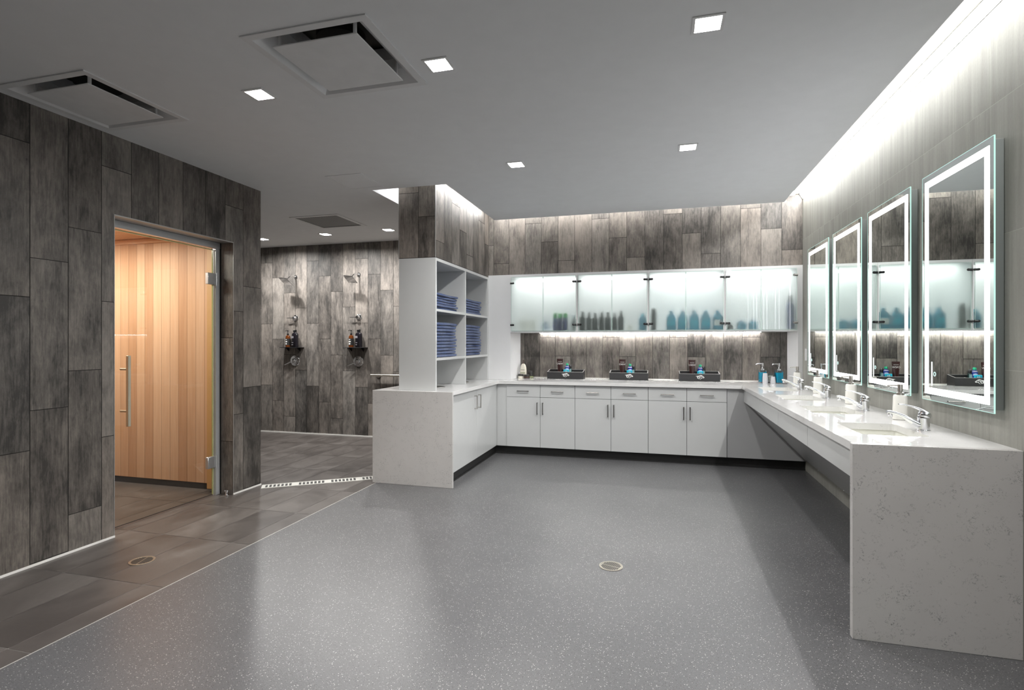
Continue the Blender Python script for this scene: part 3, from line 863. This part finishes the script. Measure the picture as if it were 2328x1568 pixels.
for i, sy in enumerate(SINKS):
    lb = ['undermount white basin nearest the camera', 'second undermount white basin from the near waterfall end', 'third undermount white basin from the near waterfall end', 'undermount white basin farthest back near the corner'][i]
    r = thing('sink_basin', lb, 'sink', ((SXA+SXB)/2, sy, T0-.14), 'undermount basins in the vanity worktop')
    mb = MB()
    q = lambda d, rr, z: rrect(SXA-d, SXB+d, sy-SH-d, sy+SH+d, rr, z)
    mb.loft([q(.02, .05, T0-.001), q(.006, .04, T0-.001), q(.003, .045, T0-.02), q(-.012, .05, T0-.10), q(-.05, .05, T0-.13), q(-.10, .04, T0-.135)], 0, False, True)
    mb.build('bowl', M_basin, r, smooth=40)
    mb = MB(); mb.lathe([(.022, T0-.1345), (.022, T0-.132), (.015, T0-.131)], ((SXA+SXB)/2, sy, 0), seg=18); mb.build('drain_plug', M_chrome, r, smooth=40)

# vanity apron and pipe cover
r = thing('vanity_apron', 'white panelled apron under the front edge of the basin worktop', 'panel', (.87, 4.4, .70))
for a, b in ((5.273, YD), (4.447, 5.273), (3.6156, 4.447), (2.764, 3.6156)):
    mb = MB(); mb.box(.868, .886, a+.0025, b-.0025, .700, T0-.004, 0, .001); mb.build('panel', M_lam, r)
mb = MB(); mb.box(.886, .90, 2.768, YD, .71, T0-.001); mb.build('rail', M_gap, r)
r = thing('pipe_cover', 'sloping grey-white panel hiding the pipes under the basins', 'panel', (1.2, 4.4, .13))
mb = MB()
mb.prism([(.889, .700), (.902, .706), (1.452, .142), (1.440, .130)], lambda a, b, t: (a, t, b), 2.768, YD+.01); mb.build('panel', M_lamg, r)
for y in (5.45, 4.75, 3.9, 3.3):
    mb = MB(); mb.lathe([(.006, 0), (.005, .003)], (1.40, y, .169), R3('Y', -135), 8); mb.build('screw', M_chrome, r)

# ------------------------------------------------------------------ faucets and soap dispensers
fp = thing('faucet', 'x', 'faucet', (1.322, SINKS[0]+.015, CZ), 'chrome lever faucets')
mb = MB()
mb.lathe([(.030, 0), (.030, .003), (.0265, .005), (.0265, .060), (.0275, .066), (.026, .072)], (0, 0, 0), seg=28); mb.build('body', M_chrome, fp, True, 40)
mb = MB()
mb.tube([(.0, 0, .024), (-.028, 0, .030), (-.060, 0, .048), (-.095, 0, .070), (-.125, 0, .083), (-.150, 0, .089), (-.166, 0, .090)],
        [.019, .0185, .0175, .0165, .016, .0155, .0145], 16, flat=[.9, .85, .75, .65, .6, .6, .55])
mb.lathe([(.0095, .062), (.0105, .066), (.0105, .086)], (-.150, 0, 0), seg=14)
mb.build('spout', M_chrome, fp, True, 40)
mb = MB()
Mc = Matrix.Translation((.004, 0, .078)) @ Matrix.Rotation(math.radians(14), 4, 'Y')
mb.lathe([(.027, -.004), (.029, .002), (.029, .012), (.026, .020), (.016, .024)], (.003, 0, .072), R3('Y', 12), 28)
mb.tube([(.020, 0, .086), (-.005, 0, .101), (-.030, 0, .113), (-.058, 0, .123), (-.085, 0, .129), (-.112, 0, .131)], [.022, .021, .018, .0145, .0115, .0095], 14, flat=[.34, .34, .32, .28, .27, .28])
mb.build('lever', M_chrome, fp, True, 40)
fl = ['chrome lever faucet at the basin nearest the camera', 'chrome lever faucet at the second basin from the near end', 'chrome lever faucet at the third basin from the near end', 'chrome lever faucet at the farthest basin']
fp['label'] = fl[0]
for k in (1, 2, 3): again(fp, (1.322, SINKS[k]+.012, CZ), fl[k])

sp = thing('soap_dispenser', 'x', 'soap dispenser', (1.372, 3.66, CZ), 'white ceramic soap dispensers', rz=-.3)
mb = MB()
mb.loft([rrect(-.034, .034, -.034, .034, .020, .0), rrect(-.039, .039, -.039, .039, .022, .004), rrect(-.039, .039, -.039, .039, .022, .02), rrect(-.035, .035, -.035, .035, .020, .135), rrect(-.032, .032, -.032, .032, .018, .143), rrect(-.025, .025, -.025, .025, .015, .145)])
mb.build('bottle', M_ceramic, sp, True, 50)
mb = MB()
mb.lathe([(.019, .145), (.019, .158), (.010, .160), (.010, .166), (.0135, .168), (.0135, .206), (.012, .207)], seg=18)
mb.tube([(0, 0, .199), (-.03, 0, .200), (-.060, 0, .198), (-.066, 0, .192)], [.006, .005, .0045, .004], 10)
mb.build('pump', M_nickel, sp, True, 40)
sl = ['white ceramic soap dispenser behind the nearest basin faucet', 'white ceramic soap dispenser between the second and third faucets', 'white ceramic soap dispenser between the third and farthest faucets', 'white ceramic soap dispenser in the corner behind the farthest faucet']
sp['label'] = sl[0]
for k, y in ((1, 4.50), (2, 5.355), (3, 6.10)): again(sp, (1.372, y, CZ), sl[k])

# ------------------------------------------------------------------ mirrors
mp = thing('lit_mirror', 'x', 'mirror', (XR, 3.182, 1.63), 'tall backlit mirrors over the basins')
GXm = -.044
mb = MB(); mb.box(GXm+.006, -.001, -.322, .322, -.600, .600, 0, .001); mb.build('case', M_mbox, mp, True)
mb = MB(); mb.quad([(GXm, -.333, -.613), (GXm, .333, -.613), (GXm, .333, .613), (GXm, -.333, .613)]); mb.build('mirror_glass', M_mirror, mp, True)
mb = MB()
e = .0022
mb.plate(lambda u, v, t: (t, u, v), (-.333-e, .333+e, -.613-e, .613+e), [(-.333, .333, -.613, .613)], GXm-.0005, GXm+.005); mb.build('glass_edge', M_mint, mp, True)
mb = MB()
mb.plate(lambda u, v, t: (t, u, v), (-.300, .300, -.580, .580), [(-.264, .264, -.546, .546)], GXm-.0016, GXm-.0006); mb.build('light_band', L_mirror, mp, True)
mb = MB()
mb.box(GXm-.0016, GXm-.0006, .222, .230, -.535, -.405)
mb.build('touch_strip', emit('touch_strip_glow', c4(.9, 1, .97), .8), mp, True)
mb = MB()
mb.lathe([(.012, 0), (.012, .0006), (.0095, .0006), (.0095, 0), (.012, 0)], (GXm-.0006, .195, -.47), R3('Y', -90), 20, caps=False)
mb.build('touch_ring', emit('touch_ring_glow', c4(.7, 1, .95), .6), mp, True)
ml = ['tall lit mirror nearest the camera, above the first basin', 'tall lit mirror second from the camera, above the second basin', 'tall lit mirror third from the camera', 'tall lit mirror farthest from the camera, by the corner']
mp['label'] = ml[0]
for k, y in ((1, 4.002), (2, 4.797), (3, 5.583)): again(mp, (XR, y, 1.63), ml[k])
r = thing('wall_switch', 'white rocker switch plate on the tile left of the farthest mirror', 'switch', (XR, 6.15, 1.20))
mb = MB(); mb.box(XR-.008, XR-.0005, 6.115, 6.19, 1.14, 1.265, 0, .002); mb.build('plate', M_white, r)
mb = MB(); mb.box(XR-.012, XR-.008, 6.135, 6.17, 1.17, 1.235, 0, .001); mb.build('rocker', M_white, r)

# ------------------------------------------------------------------ towel shelves
CX0, CX1, CY0, CY1, CT = -2.372, -2.02, 4.683, 6.303, 2.128
r = thing('towel_shelf', 'white open cubby unit standing on the worktop, holding blue towels', 'shelf', (CX1, 5.5, CZ))
mb = MB()
mb.box(PX0, CX1, CY0, CY0+.028, CZ+.0006, CT, 0, .001)
mb.box(CX0-.02, CX1, CY1-.03, CY1, CZ+.0006, CT, 0, .001)
mb.box(CX0-.02, CX1, CY0+.028, CY1-.03, CT-.028, CT, 0, .001)
mb.build('frame', M_lam, r)
mb = MB(); mb.box(CX0-.022, CX0, CY0+.028, CY1-.03, CZ+.0006, CT-.028); mb.build('back_panel', M_lam, r)
mb = MB(); mb.box(CX0, CX1-.001, 5.488, 5.512, CZ+.0006, CT-.028, 0, .001); mb.build('divider', M_lam, r)
for z in (1.636, 1.170):
    for a, b in ((CY0+.028, 5.488), (5.512, CY1-.03)):
        mb = MB(); mb.box(CX0, CX1-.001, a, b, z-.012, z+.012, 0, .001); mb.build('shelf_board', M_lam, r)

def towel(y0, y1, z, h, xf, seed, wave):
    rs = random.Random(seed)
    mb = MB(); loops = []
    fs = [0, .012, .04, .1, .2, .3, .4, .5, .6, .7, .8, .9, .96, .988, 1]; K = 18
    y0 += rs.uniform(-.004, .006); y1 += rs.uniform(-.028, .012); xf += rs.uniform(-.016, .006)
    a1, p1 = rs.uniform(.001, .0025), rs.uniform(0, 6)
    xb = -2.345
    for f in fs:
        y = y0+(y1-y0)*f
        g = min(f, 1-f)
        endr = .62 if g < .005 else .88 if g < .02 else 1.0      # soft ends
        w = wave(f)
        hh = h*.5*endr; dx = a1*2*math.sin(9*f+p1)
        cz = z + h/2 + w
        L = []
        for k in range(K):
            a = 2*PI*k/K
            ca, sa = math.cos(a), math.sin(a)
            x = (xb+xf)/2 + (xf-xb)/2*math.copysign(abs(ca)**.28, ca) + dx
            zz = hh*math.copysign(abs(sa)**.42, sa)
            if ca > .85: x -= .007*(1-abs(sa)*2 if abs(sa) < .5 else 0)     # crease of the fold
            L.append((x, y, cz+zz))
        loops.append(L)
    mb.loft(loops)
    return mb
def stack(y0, y1, z, n, H, xf, nm, seed, amp, skew=0):
    ph = random.Random(seed).uniform(0, 6)
    h = H/n
    for k in range(n):
        wv = lambda f, k=k: amp*(k/max(n-1, 1))*math.sin(3.1*f*2+ph) + skew*k/max(n-1, 1)*(f-.5)
        mb = towel(y0, y1, z+k*h, h*.97, xf, seed*50+k, wv)
        o = mb.build('towel', M_towel, smooth=60)
        if k == 0: pos = 'bottom towel'
        elif k == n-1: pos = 'top towel'
        else: pos = '%s towel up' % ['', 'second', 'third', 'fourth', 'fifth', 'sixth', 'seventh', 'eighth', 'ninth', 'tenth', 'eleventh'][k]
        tag(o, 'blue folded towel, %s in the %s stack of the white cubbies' % (pos, nm), 'towel', 'folded blue towels in the cubbies')
stack(4.74, 5.335, 1.650, 6, .160, -2.045, 'upper left', 3, .0015, -.002)
stack(5.55, 6.12, 1.650, 6, .166, -2.045, 'upper right', 4, .0015, -.003)
stack(4.74, 5.305, 1.184, 11, .345, -2.045, 'lower left', 5, .002)
stack(5.55, 6.125, 1.184, 11, .345, -2.045, 'lower right', 6, .002, -.003)

# ------------------------------------------------------------------ glass wall cabinets with their contents
ux = [-1.735, -.923, -.115, .696, 1.420]
sm = [-1.327, -.521, .289, 1.057]
YG = 6.268
ul = ['frosted glass wall cabinet at the left end, next to the white corner panel', 'frosted glass wall cabinet second from the left, with dark bottles inside',
      'frosted glass wall cabinet third from the left, with teal bottles inside', 'frosted glass wall cabinet at the right end, by the mirror wall']
for i in range(4):
    a, b = ux[i], ux[i+1]
    r = thing('glass_cabinet', ul[i], 'cabinet', ((a+b)/2, YG, 1.45), 'frosted glass wall cabinets')
    mb = MB()
    mb.box(a+.001, b-.001, YG+.012, YB-.002, 1.450, 1.470); mb.box(a+.001, b-.001, YG+.012, YB-.002, 2.112, 2.146)
    mb.box(a+.001, a+.012, YG+.012, YB-.002, 1.470, 2.112); mb.box(b-.012, b-.001, YG+.012, YB-.002, 1.470, 2.112)
    mb.box(a+.012, b-.012, YB-.014, YB-.002, 1.470, 2.112)
    mb.build('carcass', M_white, r)
    mb = MB(); mb.box(a+.04, b-.04, 6.50, 6.72, 2.100, 2.111); mb.build('light_strip', L_case, r)
    for k, (p, q) in enumerate(((a+.014, sm[i]-.0015), (sm[i]+.0015, b-.014))):
        mb = MB(); mb.box(p, q, YG, YG+.006, 1.464, 2.116)
        dd = mb.build('glass_door', M_frost, r)
        mb = MB(); w = .004
        mb.plate(lambda u, v, t: (u, t, v), (p, q, 1.464, 2.116), [(p+w, q-w, 1.464+w, 2.116-w)], YG-.0006, YG-.0001); mb.build('polished_edge', M_frostedge, dd)
        for z in (1.538, 2.042):
            hx = p if k == 0 else q
            s = 1 if k == 0 else -1
            mb = MB()
            mb.tube([(hx-s*.008, YG-.005, z), (hx+s*.028, YG-.005, z)], .0125, 12, up=(0, 1, 0), flat=1.0)
            mb.lathe([(.0125, -.001), (.0125, .010)], (hx+s*.028, YG-.005, z), R3('X', 90), 12)
            mb.build('hinge', M_blackpl if i < 3 or k == 0 else M_dknickel, dd, smooth=40)
mb = MB(); mb.box(-1.474, 1.141, 6.755, 6.785, 1.4475, 1.4498)
tag(mb.build('under_cabinet_light', L_under), 'linear light strip under the frosted glass wall cabinets', 'light strip')

def jug(name, x, y, w, h, d, mats, label, grp, cap_h=.03, cap_r=.02, neck=.8):
    r = thing(name, label, 'bottle', (x, y, 1.4705), grp)
    mb = MB(); rr = min(w, d)*.3
    L = lambda s, z: rrect(x-w/2*s, x+w/2*s, y-d/2*s, y+d/2*s, rr*s, z)
    z0 = 1.4705; hb = h-cap_h
    mb.loft([L(.94, z0), L(1, z0+.006), L(1, z0+hb*neck), L(.8, z0+hb*(neck*.4+.6)), L(.42, z0+hb)])
    mb.build('body', mats[0], r, smooth=40)
    mb = MB(); mb.lathe([(cap_r, z0+hb-.002), (cap_r, z0+h-.003), (cap_r*.9, z0+h)], (x, y, 0), seg=16); mb.build('cap', mats[1], r, smooth=40)
    if len(mats) > 2:
        mb = MB(); mb.box(x-w*.36, x+w*.36, y-d/2-.0012, y-d/2-.0004, z0+hb*.25, z0+hb*.6); mb.build('label', mats[2], r)
    return r
G1 = 'toiletries behind the frosted glass'
jug('lotion_jar', -1.62, 6.52, .08, .17, .07, [M_beige, M_beige], 'beige bottle blurred behind the leftmost frosted glass door', G1)
jug('lotion_jar', -1.50, 6.50, .07, .16, .06, [M_beige, M_cream], 'second beige bottle blurred behind the leftmost frosted glass door', G1)
jug('tall_pack', -1.34, 6.46, .10, .13, .06, [M_lbl, M_lbl], 'pale blue pack blurred behind the leftmost cabinet seam', G1)
gl = ['left', 'middle', 'right']
for k in range(3):
    jug('body_wash', -1.195+.062*k, 6.35, .056, .205, .055, [M_navy, M_brightgreen], 'navy bottle with bright green lid behind frosted glass, %s of three' % gl[k], G1, .05, .026, .92)
jug('body_wash', -.985, 6.44, .07, .18, .06, [M_dkgreen, M_teal], 'dark green bottle behind frosted glass beside the navy green-lidded bottles', G1)
nth = ['leftmost', 'second', 'third', 'fourth', 'fifth', 'sixth', 'seventh']
for k in range(7):
    jug('shampoo', -.866+.074*k, 6.345+.012*(k % 2), .066, .22-.01*(k % 3), .06, [M_charc, M_charc], 'charcoal bottle behind the second frosted cabinet, %s in its row' % nth[k], G1, .045, .016, .85)
jug('rinse', -.32, 6.42, .07, .06, .06, [M_cream, M_cream], 'low pale tub behind the second frosted cabinet', G1, .02, .03)
jug('rinse', -.18, 6.36, .085, .19, .07, [M_teal, M_cyan], 'lone teal bottle at the right of the second frosted cabinet', G1)
r = thing('spray_can', 'dark spray can at the left of the third frosted cabinet', 'can', (-.055, 6.34, 1.4705), G1)
mb = MB(); mb.lathe([(.028, 1.4705), (.030, 1.474), (.030, 1.66), (.024, 1.672)], (-.055, 6.34, 0), seg=20); mb.build('body', M_charc, r, smooth=40)
mb = MB(); mb.lathe([(.023, 1.67), (.023, 1.705), (.018, 1.712)], (-.055, 6.34, 0), seg=16); mb.build('cap', M_blackpl, r, smooth=40)
for k in range(5):
    jug('mouthwash', .135+.123*k, 6.352-.012*(k == 4), .108, .215, .075, [M_teal, M_teal, M_cyan if k < 4 else M_white], 'big teal mouthwash bottle behind the third frosted cabinet, %s of five' % nth[k], G1, .035, .022, .72)
jug('tub', .755, 6.34, .06, .08, .05, [M_charc, M_charc], 'small charcoal tub at the left of the fourth frosted cabinet', G1, .02, .022)
for k in range(2):
    jug('refill', .875+.115*k, 6.36, .10, .11, .07, [M_teal, M_lbl], ['low teal refill bottle behind the fourth frosted cabinet, left one', 'low teal refill bottle behind the fourth frosted cabinet, right one'][k], G1, .02, .02)
jug('tall_bottle', 1.36, 6.36, .07, .36, .06, [M_navy, M_charc], 'tall dark blue bottle at the far right of the fourth frosted cabinet', G1, .07, .022, .9)

# ------------------------------------------------------------------ amenity trays on the back worktop
def emblem(cx, y, cz, parent):
    S = .099/390
    polys = [[(960,1052),(1110,1030),(1200,998),(1248,1014),(1352,1100),(1336,1132),(1296,1146),(1280,1126),(1306,1106),(1244,1052),(1226,1088),(1202,1046),(1140,1054),(1086,1096),(1066,1070)],
             [(1008,1066),(1062,1074),(1082,1102),(1076,1130),(1102,1160),(1086,1176),(1040,1150),(1046,1116)],
             [(1108,1112),(1150,1072),(1212,1078),(1176,1106),(1130,1136)],
             [(1240,1104),(1292,1120),(1226,1152),(1150,1222),(1190,1160)],
             [(1098,1178),(1162,1120),(1152,1156),(1120,1188)]]
    mb = MB()
    for P in polys:
        mb.prism([((a-1155)*S, -(b-1110)*S) for a, b in P], lambda a, b, t: (cx+a, y-t, cz+b), .0002, .0014)
    mb.build('emblem', M_logo, parent)
def tray(x0, x1, w1):
    yf, yb, h, hb = 6.62, 6.785, .086, .112
    xc = (x0+x1)/2; z = CZ+.0005
    r = thing('amenity_tray', 'charcoal amenity tray with silver animal emblem, %s on the back worktop' % w1, 'tray', (xc, yf, z), 'charcoal amenity trays')
    mb = MB(); t = .010
    mb.box(x0, x1, yf, yb, z, z+.006)
    mb.box(x0, x1, yf, yf+t, z+.006, z+h-.002); mb.box(x0, x1, yb-t, yb, z+.006, z+hb-.002)
    sl = lambda u: z+h-.002+(hb-h)*(u-yf)/(yb-yf)
    for q in (x0, x1-t):
        mb.prism([(yf+t, z+.006), (yb-t, z+.006), (yb-t, sl(yb-t)), (yf+t, sl(yf+t))], lambda a, b, w: (w, a, b), q, q+t)
    mb.build('box', M_tray, r)
    mb = MB()
    mb.plate(lambda u, v, q: (u, v, sl(v)+q), (x0, x1, yf, yb), [(x0+t, x1-t, yf+t, yb-t)], 0, .002); mb.build('rim', M_trayedge, r)
    for dx in (-.045, .075):
        mb = MB(); mb.box(xc+dx-.002, xc+dx+.002, yf+t, yb-t, z+.006, z+h-.004); mb.build('divider', M_pale, r)
    emblem(xc+.004, yf, z+.045, r)
    g = ' in the %s charcoal tray' % w1
    zi = z+.0065
    # squeeze tube standing on its cap
    tx, ty = xc-.078, yf+.085
    u = thing('squeeze_tube', 'maroon squeeze tube with white lettering' + g, 'tube', (tx, ty, zi), 'maroon squeeze tubes')
    mb = MB(); mb.lathe([(.019, 0), (.020, .003), (.020, .028), (.018, .030)], (tx, ty, zi), seg=20); mb.build('cap', M_blackpl, u, smooth=40)
    mb = MB()
    Ls = []
    for zz, wx, wy in ((.029, .021, .021), (.05, .024, .022), (.12, .031, .017), (.19, .036, .009), (.22, .039, .0035), (.24, .0395, .0018)):
        Ls.append([(tx+wx*math.cos(2*PI*k/20), ty+wy*math.sin(2*PI*k/20), zi+zz) for k in range(20)])
    mb.loft(Ls); mb.build('tube_body', M_tube, u, smooth=50)
    lean = Matrix.Rotation(math.radians(8), 4, 'X')
    Mt = Matrix.Translation((0, -.0140, .178)) @ Matrix.Rotation(math.radians(90-8.5), 4, 'X')
    text_mesh('CREW', .027, 'lettering', M_wtext, Mt, u)
    Mt2 = Matrix.Translation((0, -.0085, .206)) @ Matrix.Rotation(math.radians(90-8.5), 4, 'X')
    text_mesh('American', .0125, 'lettering', M_wtext, Mt2, u)
    # blue bottle with green cap
    bx, by = xc+.013, yf+.09
    u = thing('blue_bottle', 'blue mouthwash bottle with green cap' + g, 'bottle', (bx, by, zi), 'blue green-capped bottles')
    mb = MB(); mb.lathe([(.026, 0), (.029, .003), (.029, .128), (.025, .146), (.014, .156), (.013, .162)], (bx, by, zi), seg=20, sy=.75); mb.build('body', M_blue, u, smooth=40)
    mb = MB(); mb.lathe([(.016, .160), (.016, .178), (.013, .184)], (bx, by, zi), seg=16); mb.build('cap', M_green, u, smooth=40)
    mb = MB()
    for k in range(6):
        a0 = -PI/2-.75+k*.25
        P = lambda a, zz: (bx+.0294*math.cos(a), by+.0294*.75*math.sin(a), zi+zz)
        mb.quad([P(a0, .094-.004*math.sin(k)), P(a0+.25, .094-.004*math.sin(k+1)), P(a0+.25, .120-.003*math.cos(k+1)), P(a0, .120-.003*math.cos(k))])
    mb.build('label', plain('white_blue_label', c4(.55, .60, .80), .4), u)
    mb = MB(); mb.lathe([(.0272, .138), (.0215, .150)], (bx, by, zi), seg=20, sy=.77, caps=False); mb.build('shoulder_band', M_wtext, u)
    # cyan pack in front
    px, py = xc+.010, yf+.032
    u = thing('cyan_pack', 'small cyan flip-top pack' + g, 'pack', (px, py, zi), 'cyan packs in the trays')
    mb = MB(); mb.box(px-.033, px+.033, py-.013, py+.013, zi, zi+.108, 0, .004, 2); mb.build('box', M_cyan, u)
    mb = MB(); mb.prism([(-.024, .084), (.024, .084), (.020, .098), (-.020, .098)], lambda a, b, t: (px+a, py-.0131-t, zi+b), 0, .001); mb.build('panel', plain('teal_panel', c4(.01, .30, .40), .3), u)
    mb = MB(); mb.box(px-.010, px-.002, py-.0152, py-.0142, zi+.085, zi+.095); mb.box(px+.004, px+.015, py-.0152, py-.0142, zi+.085, zi+.093); mb.build('print', M_wtext, u)
    # dark stick with pale label
    qx, qy = xc+.052, yf+.095
    u = thing('roll_on', 'dark green roll-on with domed cap' + g, 'bottle', (qx, qy, zi), 'dark roll-ons in the trays')
    mb = MB(); mb.lathe([(.020, 0), (.022, .003), (.022, .118), (.020, .122)], (qx, qy, zi), seg=18, sx=.95, sy=.7); mb.build('body', M_dkgreen, u, smooth=40)
    mb = MB(); mb.lathe([(.020, .121), (.0205, .146), (.017, .158), (.009, .165), (.003, .167)], (qx, qy, zi), seg=18, sx=.95, sy=.7); mb.build('cap', M_blackpl, u, smooth=40)
    mb = MB(); mb.box(qx-.013, qx+.013, qy-.0166, qy-.0156, zi+.072, zi+.112); mb.build('label', plain('pale_teal_label', c4(.28, .42, .42), .4), u)
tray(-1.349, -.898, 'leftmost')
tray(-.579, -.124, 'middle')
tray(.232, .684, 'rightmost')

# lotion bottle and pots at the left
x, y, z = -1.672, 6.68, CZ+.0004
r = thing('lotion_bottle', 'cream pump lotion bottle at the left end of the back worktop', 'bottle', (x, y, z))
mb = MB(); mb.loft([rrect(x-.042*s, x+.042*s, y-.026*s, y+.026*s, .022*s, z+h) for s, h in ((.95, 0), (1, .005), (1, .09), (.9, .13), (.66, .165), (.35, .178), (.3, .184))]); mb.build('bottle', M_cream, r, smooth=50)
mb = MB(); mb.lathe([(.012, .182), (.012, .196), (.004, .198), (.004, .216), (.009, .217), (.007, .228)], (x, y, z), seg=14)
mb.tube([(x, y, z+.22), (x+.02, y-.015, z+.22), (x+.03, y-.022, z+.214)], .004, 8); mb.build('pump', M_brown, r, smooth=40)
mb = MB(); mb.box(x-.030, x+.030, y-.0272, y-.0264, z+.062, z+.070); mb.build('stripe', M_olive, r)
text_mesh('Aveeno', .017, 'lettering', M_brown, Matrix.Translation((0, -.0272, .105)) @ Matrix.Rotation(PI/2, 4, 'X'), r)
PG = 'small grooming pots beside the lotion bottle'
def pot(px, py, pz, rad, h, lab, lbl_m, body, nm='grooming_pot'):
    u = thing(nm, lab, 'pot', (px, py, pz), PG)
    mb = MB(); mb.lathe([(rad*.96, 0), (rad, .002), (rad, h*.55)], (px, py, pz), seg=24); mb.build('jar', body, u, smooth=40)
    mb = MB(); mb.lathe([(rad*1.03, h*.55), (rad*1.03, h-.002), (rad*.97, h)], (px, py, pz), seg=24); mb.build('lid', M_dark, u, smooth=40)
    mb = MB(); mb.lathe([(rad*1.005, h*.12), (rad*1.005, h*.5)], (px, py, pz), seg=24, caps=False); mb.build('label', lbl_m, u)
pot(-1.612, 6.615, CZ+.0004, .036, .046, 'dark grooming pot in front, standing lowest beside the cream lotion bottle', M_brown, M_dark)
pot(-1.578, 6.70, CZ+.0004, .033, .046, 'olive labelled pot behind the front dark pot, carrying another pot', M_olive, M_dark)
pot(-1.580, 6.70, CZ+.0470, .034, .042, 'dark grooming pot stacked on the olive labelled pot', M_bwlabel, M_dark)
x, y = -1.690, 6.62
pot(x, y, CZ+.0004, .034, .050, 'squat cream tub in front of the lotion bottle', M_cream, M_cream, 'cream_tub')

# mouthwash corner
wp = thing('mouthwash_dispenser', 'glass pump dispenser of blue mouthwash, left of the pair in the basins corner', 'dispenser', (1.128, 6.60, CZ+.0003), 'blue mouthwash dispensers', rz=.12)
mb = MB()
mb.loft([rrect(-.036, .036, -.036, .036, .010, 0), rrect(-.037, .037, -.037, .037, .010, .003), rrect(-.037, .037, -.037, .037, .010, .134), rrect(-.034, .034, -.034, .034, .010, .140), rrect(-.017, .017, -.017, .017, .008, .143)])
mb.build('glass_bottle', M_bglass, wp, True, 40)
mb = MB(); mb.loft([rrect(-.034, .034, -.034, .034, .009, .008), rrect(-.034, .034, -.034, .034, .009, .118)]); mb.build('mouthwash', M_wash, wp, True, 40)
mb = MB()
mb.lathe([(.019, .142), (.019, .158), (.009, .160), (.006, .164), (.006, .184), (.011, .186), (.011, .221), (.009, .222)], seg=18)
mb.tube([(0, 0, .212), (-.035, -.0, .214), (-.062, 0, .210), (-.070, 0, .200)], [.006, .0055, .005, .0045], 10); mb.build('pump', M_chrome, wp, True, 40)
again(wp, (1.288, 6.55, CZ+.0003), 'glass pump dispenser of blue mouthwash, right of the pair, nearer the far faucet')
def cups(x, y, n, where):
    for k in range(n):
        mb = MB(); z = CZ+.0003+k*.0125
        mb.lathe([(.0285, z), (.0285, z+.002), (.022, z+.058), (.021, z+.060)], (x, y, 0), seg=20, caps=False)
        mb.lathe([(.0209, z+.0592), (.0209, z+.060)], (x, y, 0), seg=20)
        pos = 'topmost' if k == n-1 else 'bottom' if k == 0 else ['', 'second', 'third', 'fourth'][k] + ' up'
        tag(mb.build('cup', M_cup, smooth=40), 'upturned small clear cup, %s in the %s' % (pos, where), 'cup', 'small clear cups by the mouthwash')
cups(1.143, 6.525, 5, 'taller stack before the left mouthwash dispenser')
cups(1.222, 6.52, 2, 'low stack between the mouthwash dispensers')
r = thing('swab_holder', 'square clear holder between the two mouthwash dispensers', 'holder', (1.21, 6.63, CZ+.0003))
mb = MB()
xx, yy, zz = 1.212, 6.63, CZ+.0003
mb.plate(lambda u, v, t: (xx+u, yy+v, t), (-.045, .045, -.045, .045), [(-.041, .041, -.041, .041)], zz+.006, zz+.105); mb.build('walls', M_bglass, r)
mb = MB(); mb.box(xx-.045, xx+.045, yy-.045, yy+.045, zz, zz+.006); mb.build('base', plain('dark_clear_base', c4(.10, .08, .10), .2), r)
rs = random.Random(5)
for k in range(16):
    bx, by = xx+rs.uniform(-.022, .022), yy+rs.uniform(-.022, .022)
    tx, ty = bx+rs.uniform(-.014, .014), by+rs.uniform(-.014, .014)
    u = thing('cotton_swab', 'white cotton swab among others in the clear holder by the mouthwash', 'cotton swab', (bx, by, zz+.0065), 'cotton swabs in the clear holder')
    h = rs.uniform(.072, .082)
    b, t = Vector((bx, by, zz+.0075)), Vector((tx, ty, zz+h))
    mb = MB(); mb.tube([b, t], .0016, 6); mb.build('stick', M_swab, u)
    mb = MB()
    for q, s in ((b, 1), (t, -1)):
        d = (t-b).normalized()*s; mb.tube([q, q+d*.004, q+d*.011, q+d*.014], [.002, .0034, .0032, .0016], 8)
    mb.build('cotton_tip', M_swab, u, smooth=50)

# ------------------------------------------------------------------ world and render look
w = D.worlds.new('world'); bpy.context.scene.world = w; w.use_nodes = True
w.node_tree.nodes['Background'].inputs[0].default_value = (.5, .52, .55, 1)
w.node_tree.nodes['Background'].inputs[1].default_value = .15
sc_ = bpy.context.scene
sc_.view_settings.view_transform = 'Standard'
sc_.view_settings.look = 'None'
sc_.view_settings.exposure = 1.1
sc_.view_settings.gamma = 1.06
cy = sc_.cycles
cy.use_denoising = True
cy.max_bounces = 10; cy.diffuse_bounces = 5; cy.glossy_bounces = 5; cy.transmission_bounces = 10; cy.transparent_max_bounces = 12
cy.caustics_reflective = False; cy.caustics_refractive = True
cy.sample_clamp_indirect = 6.0
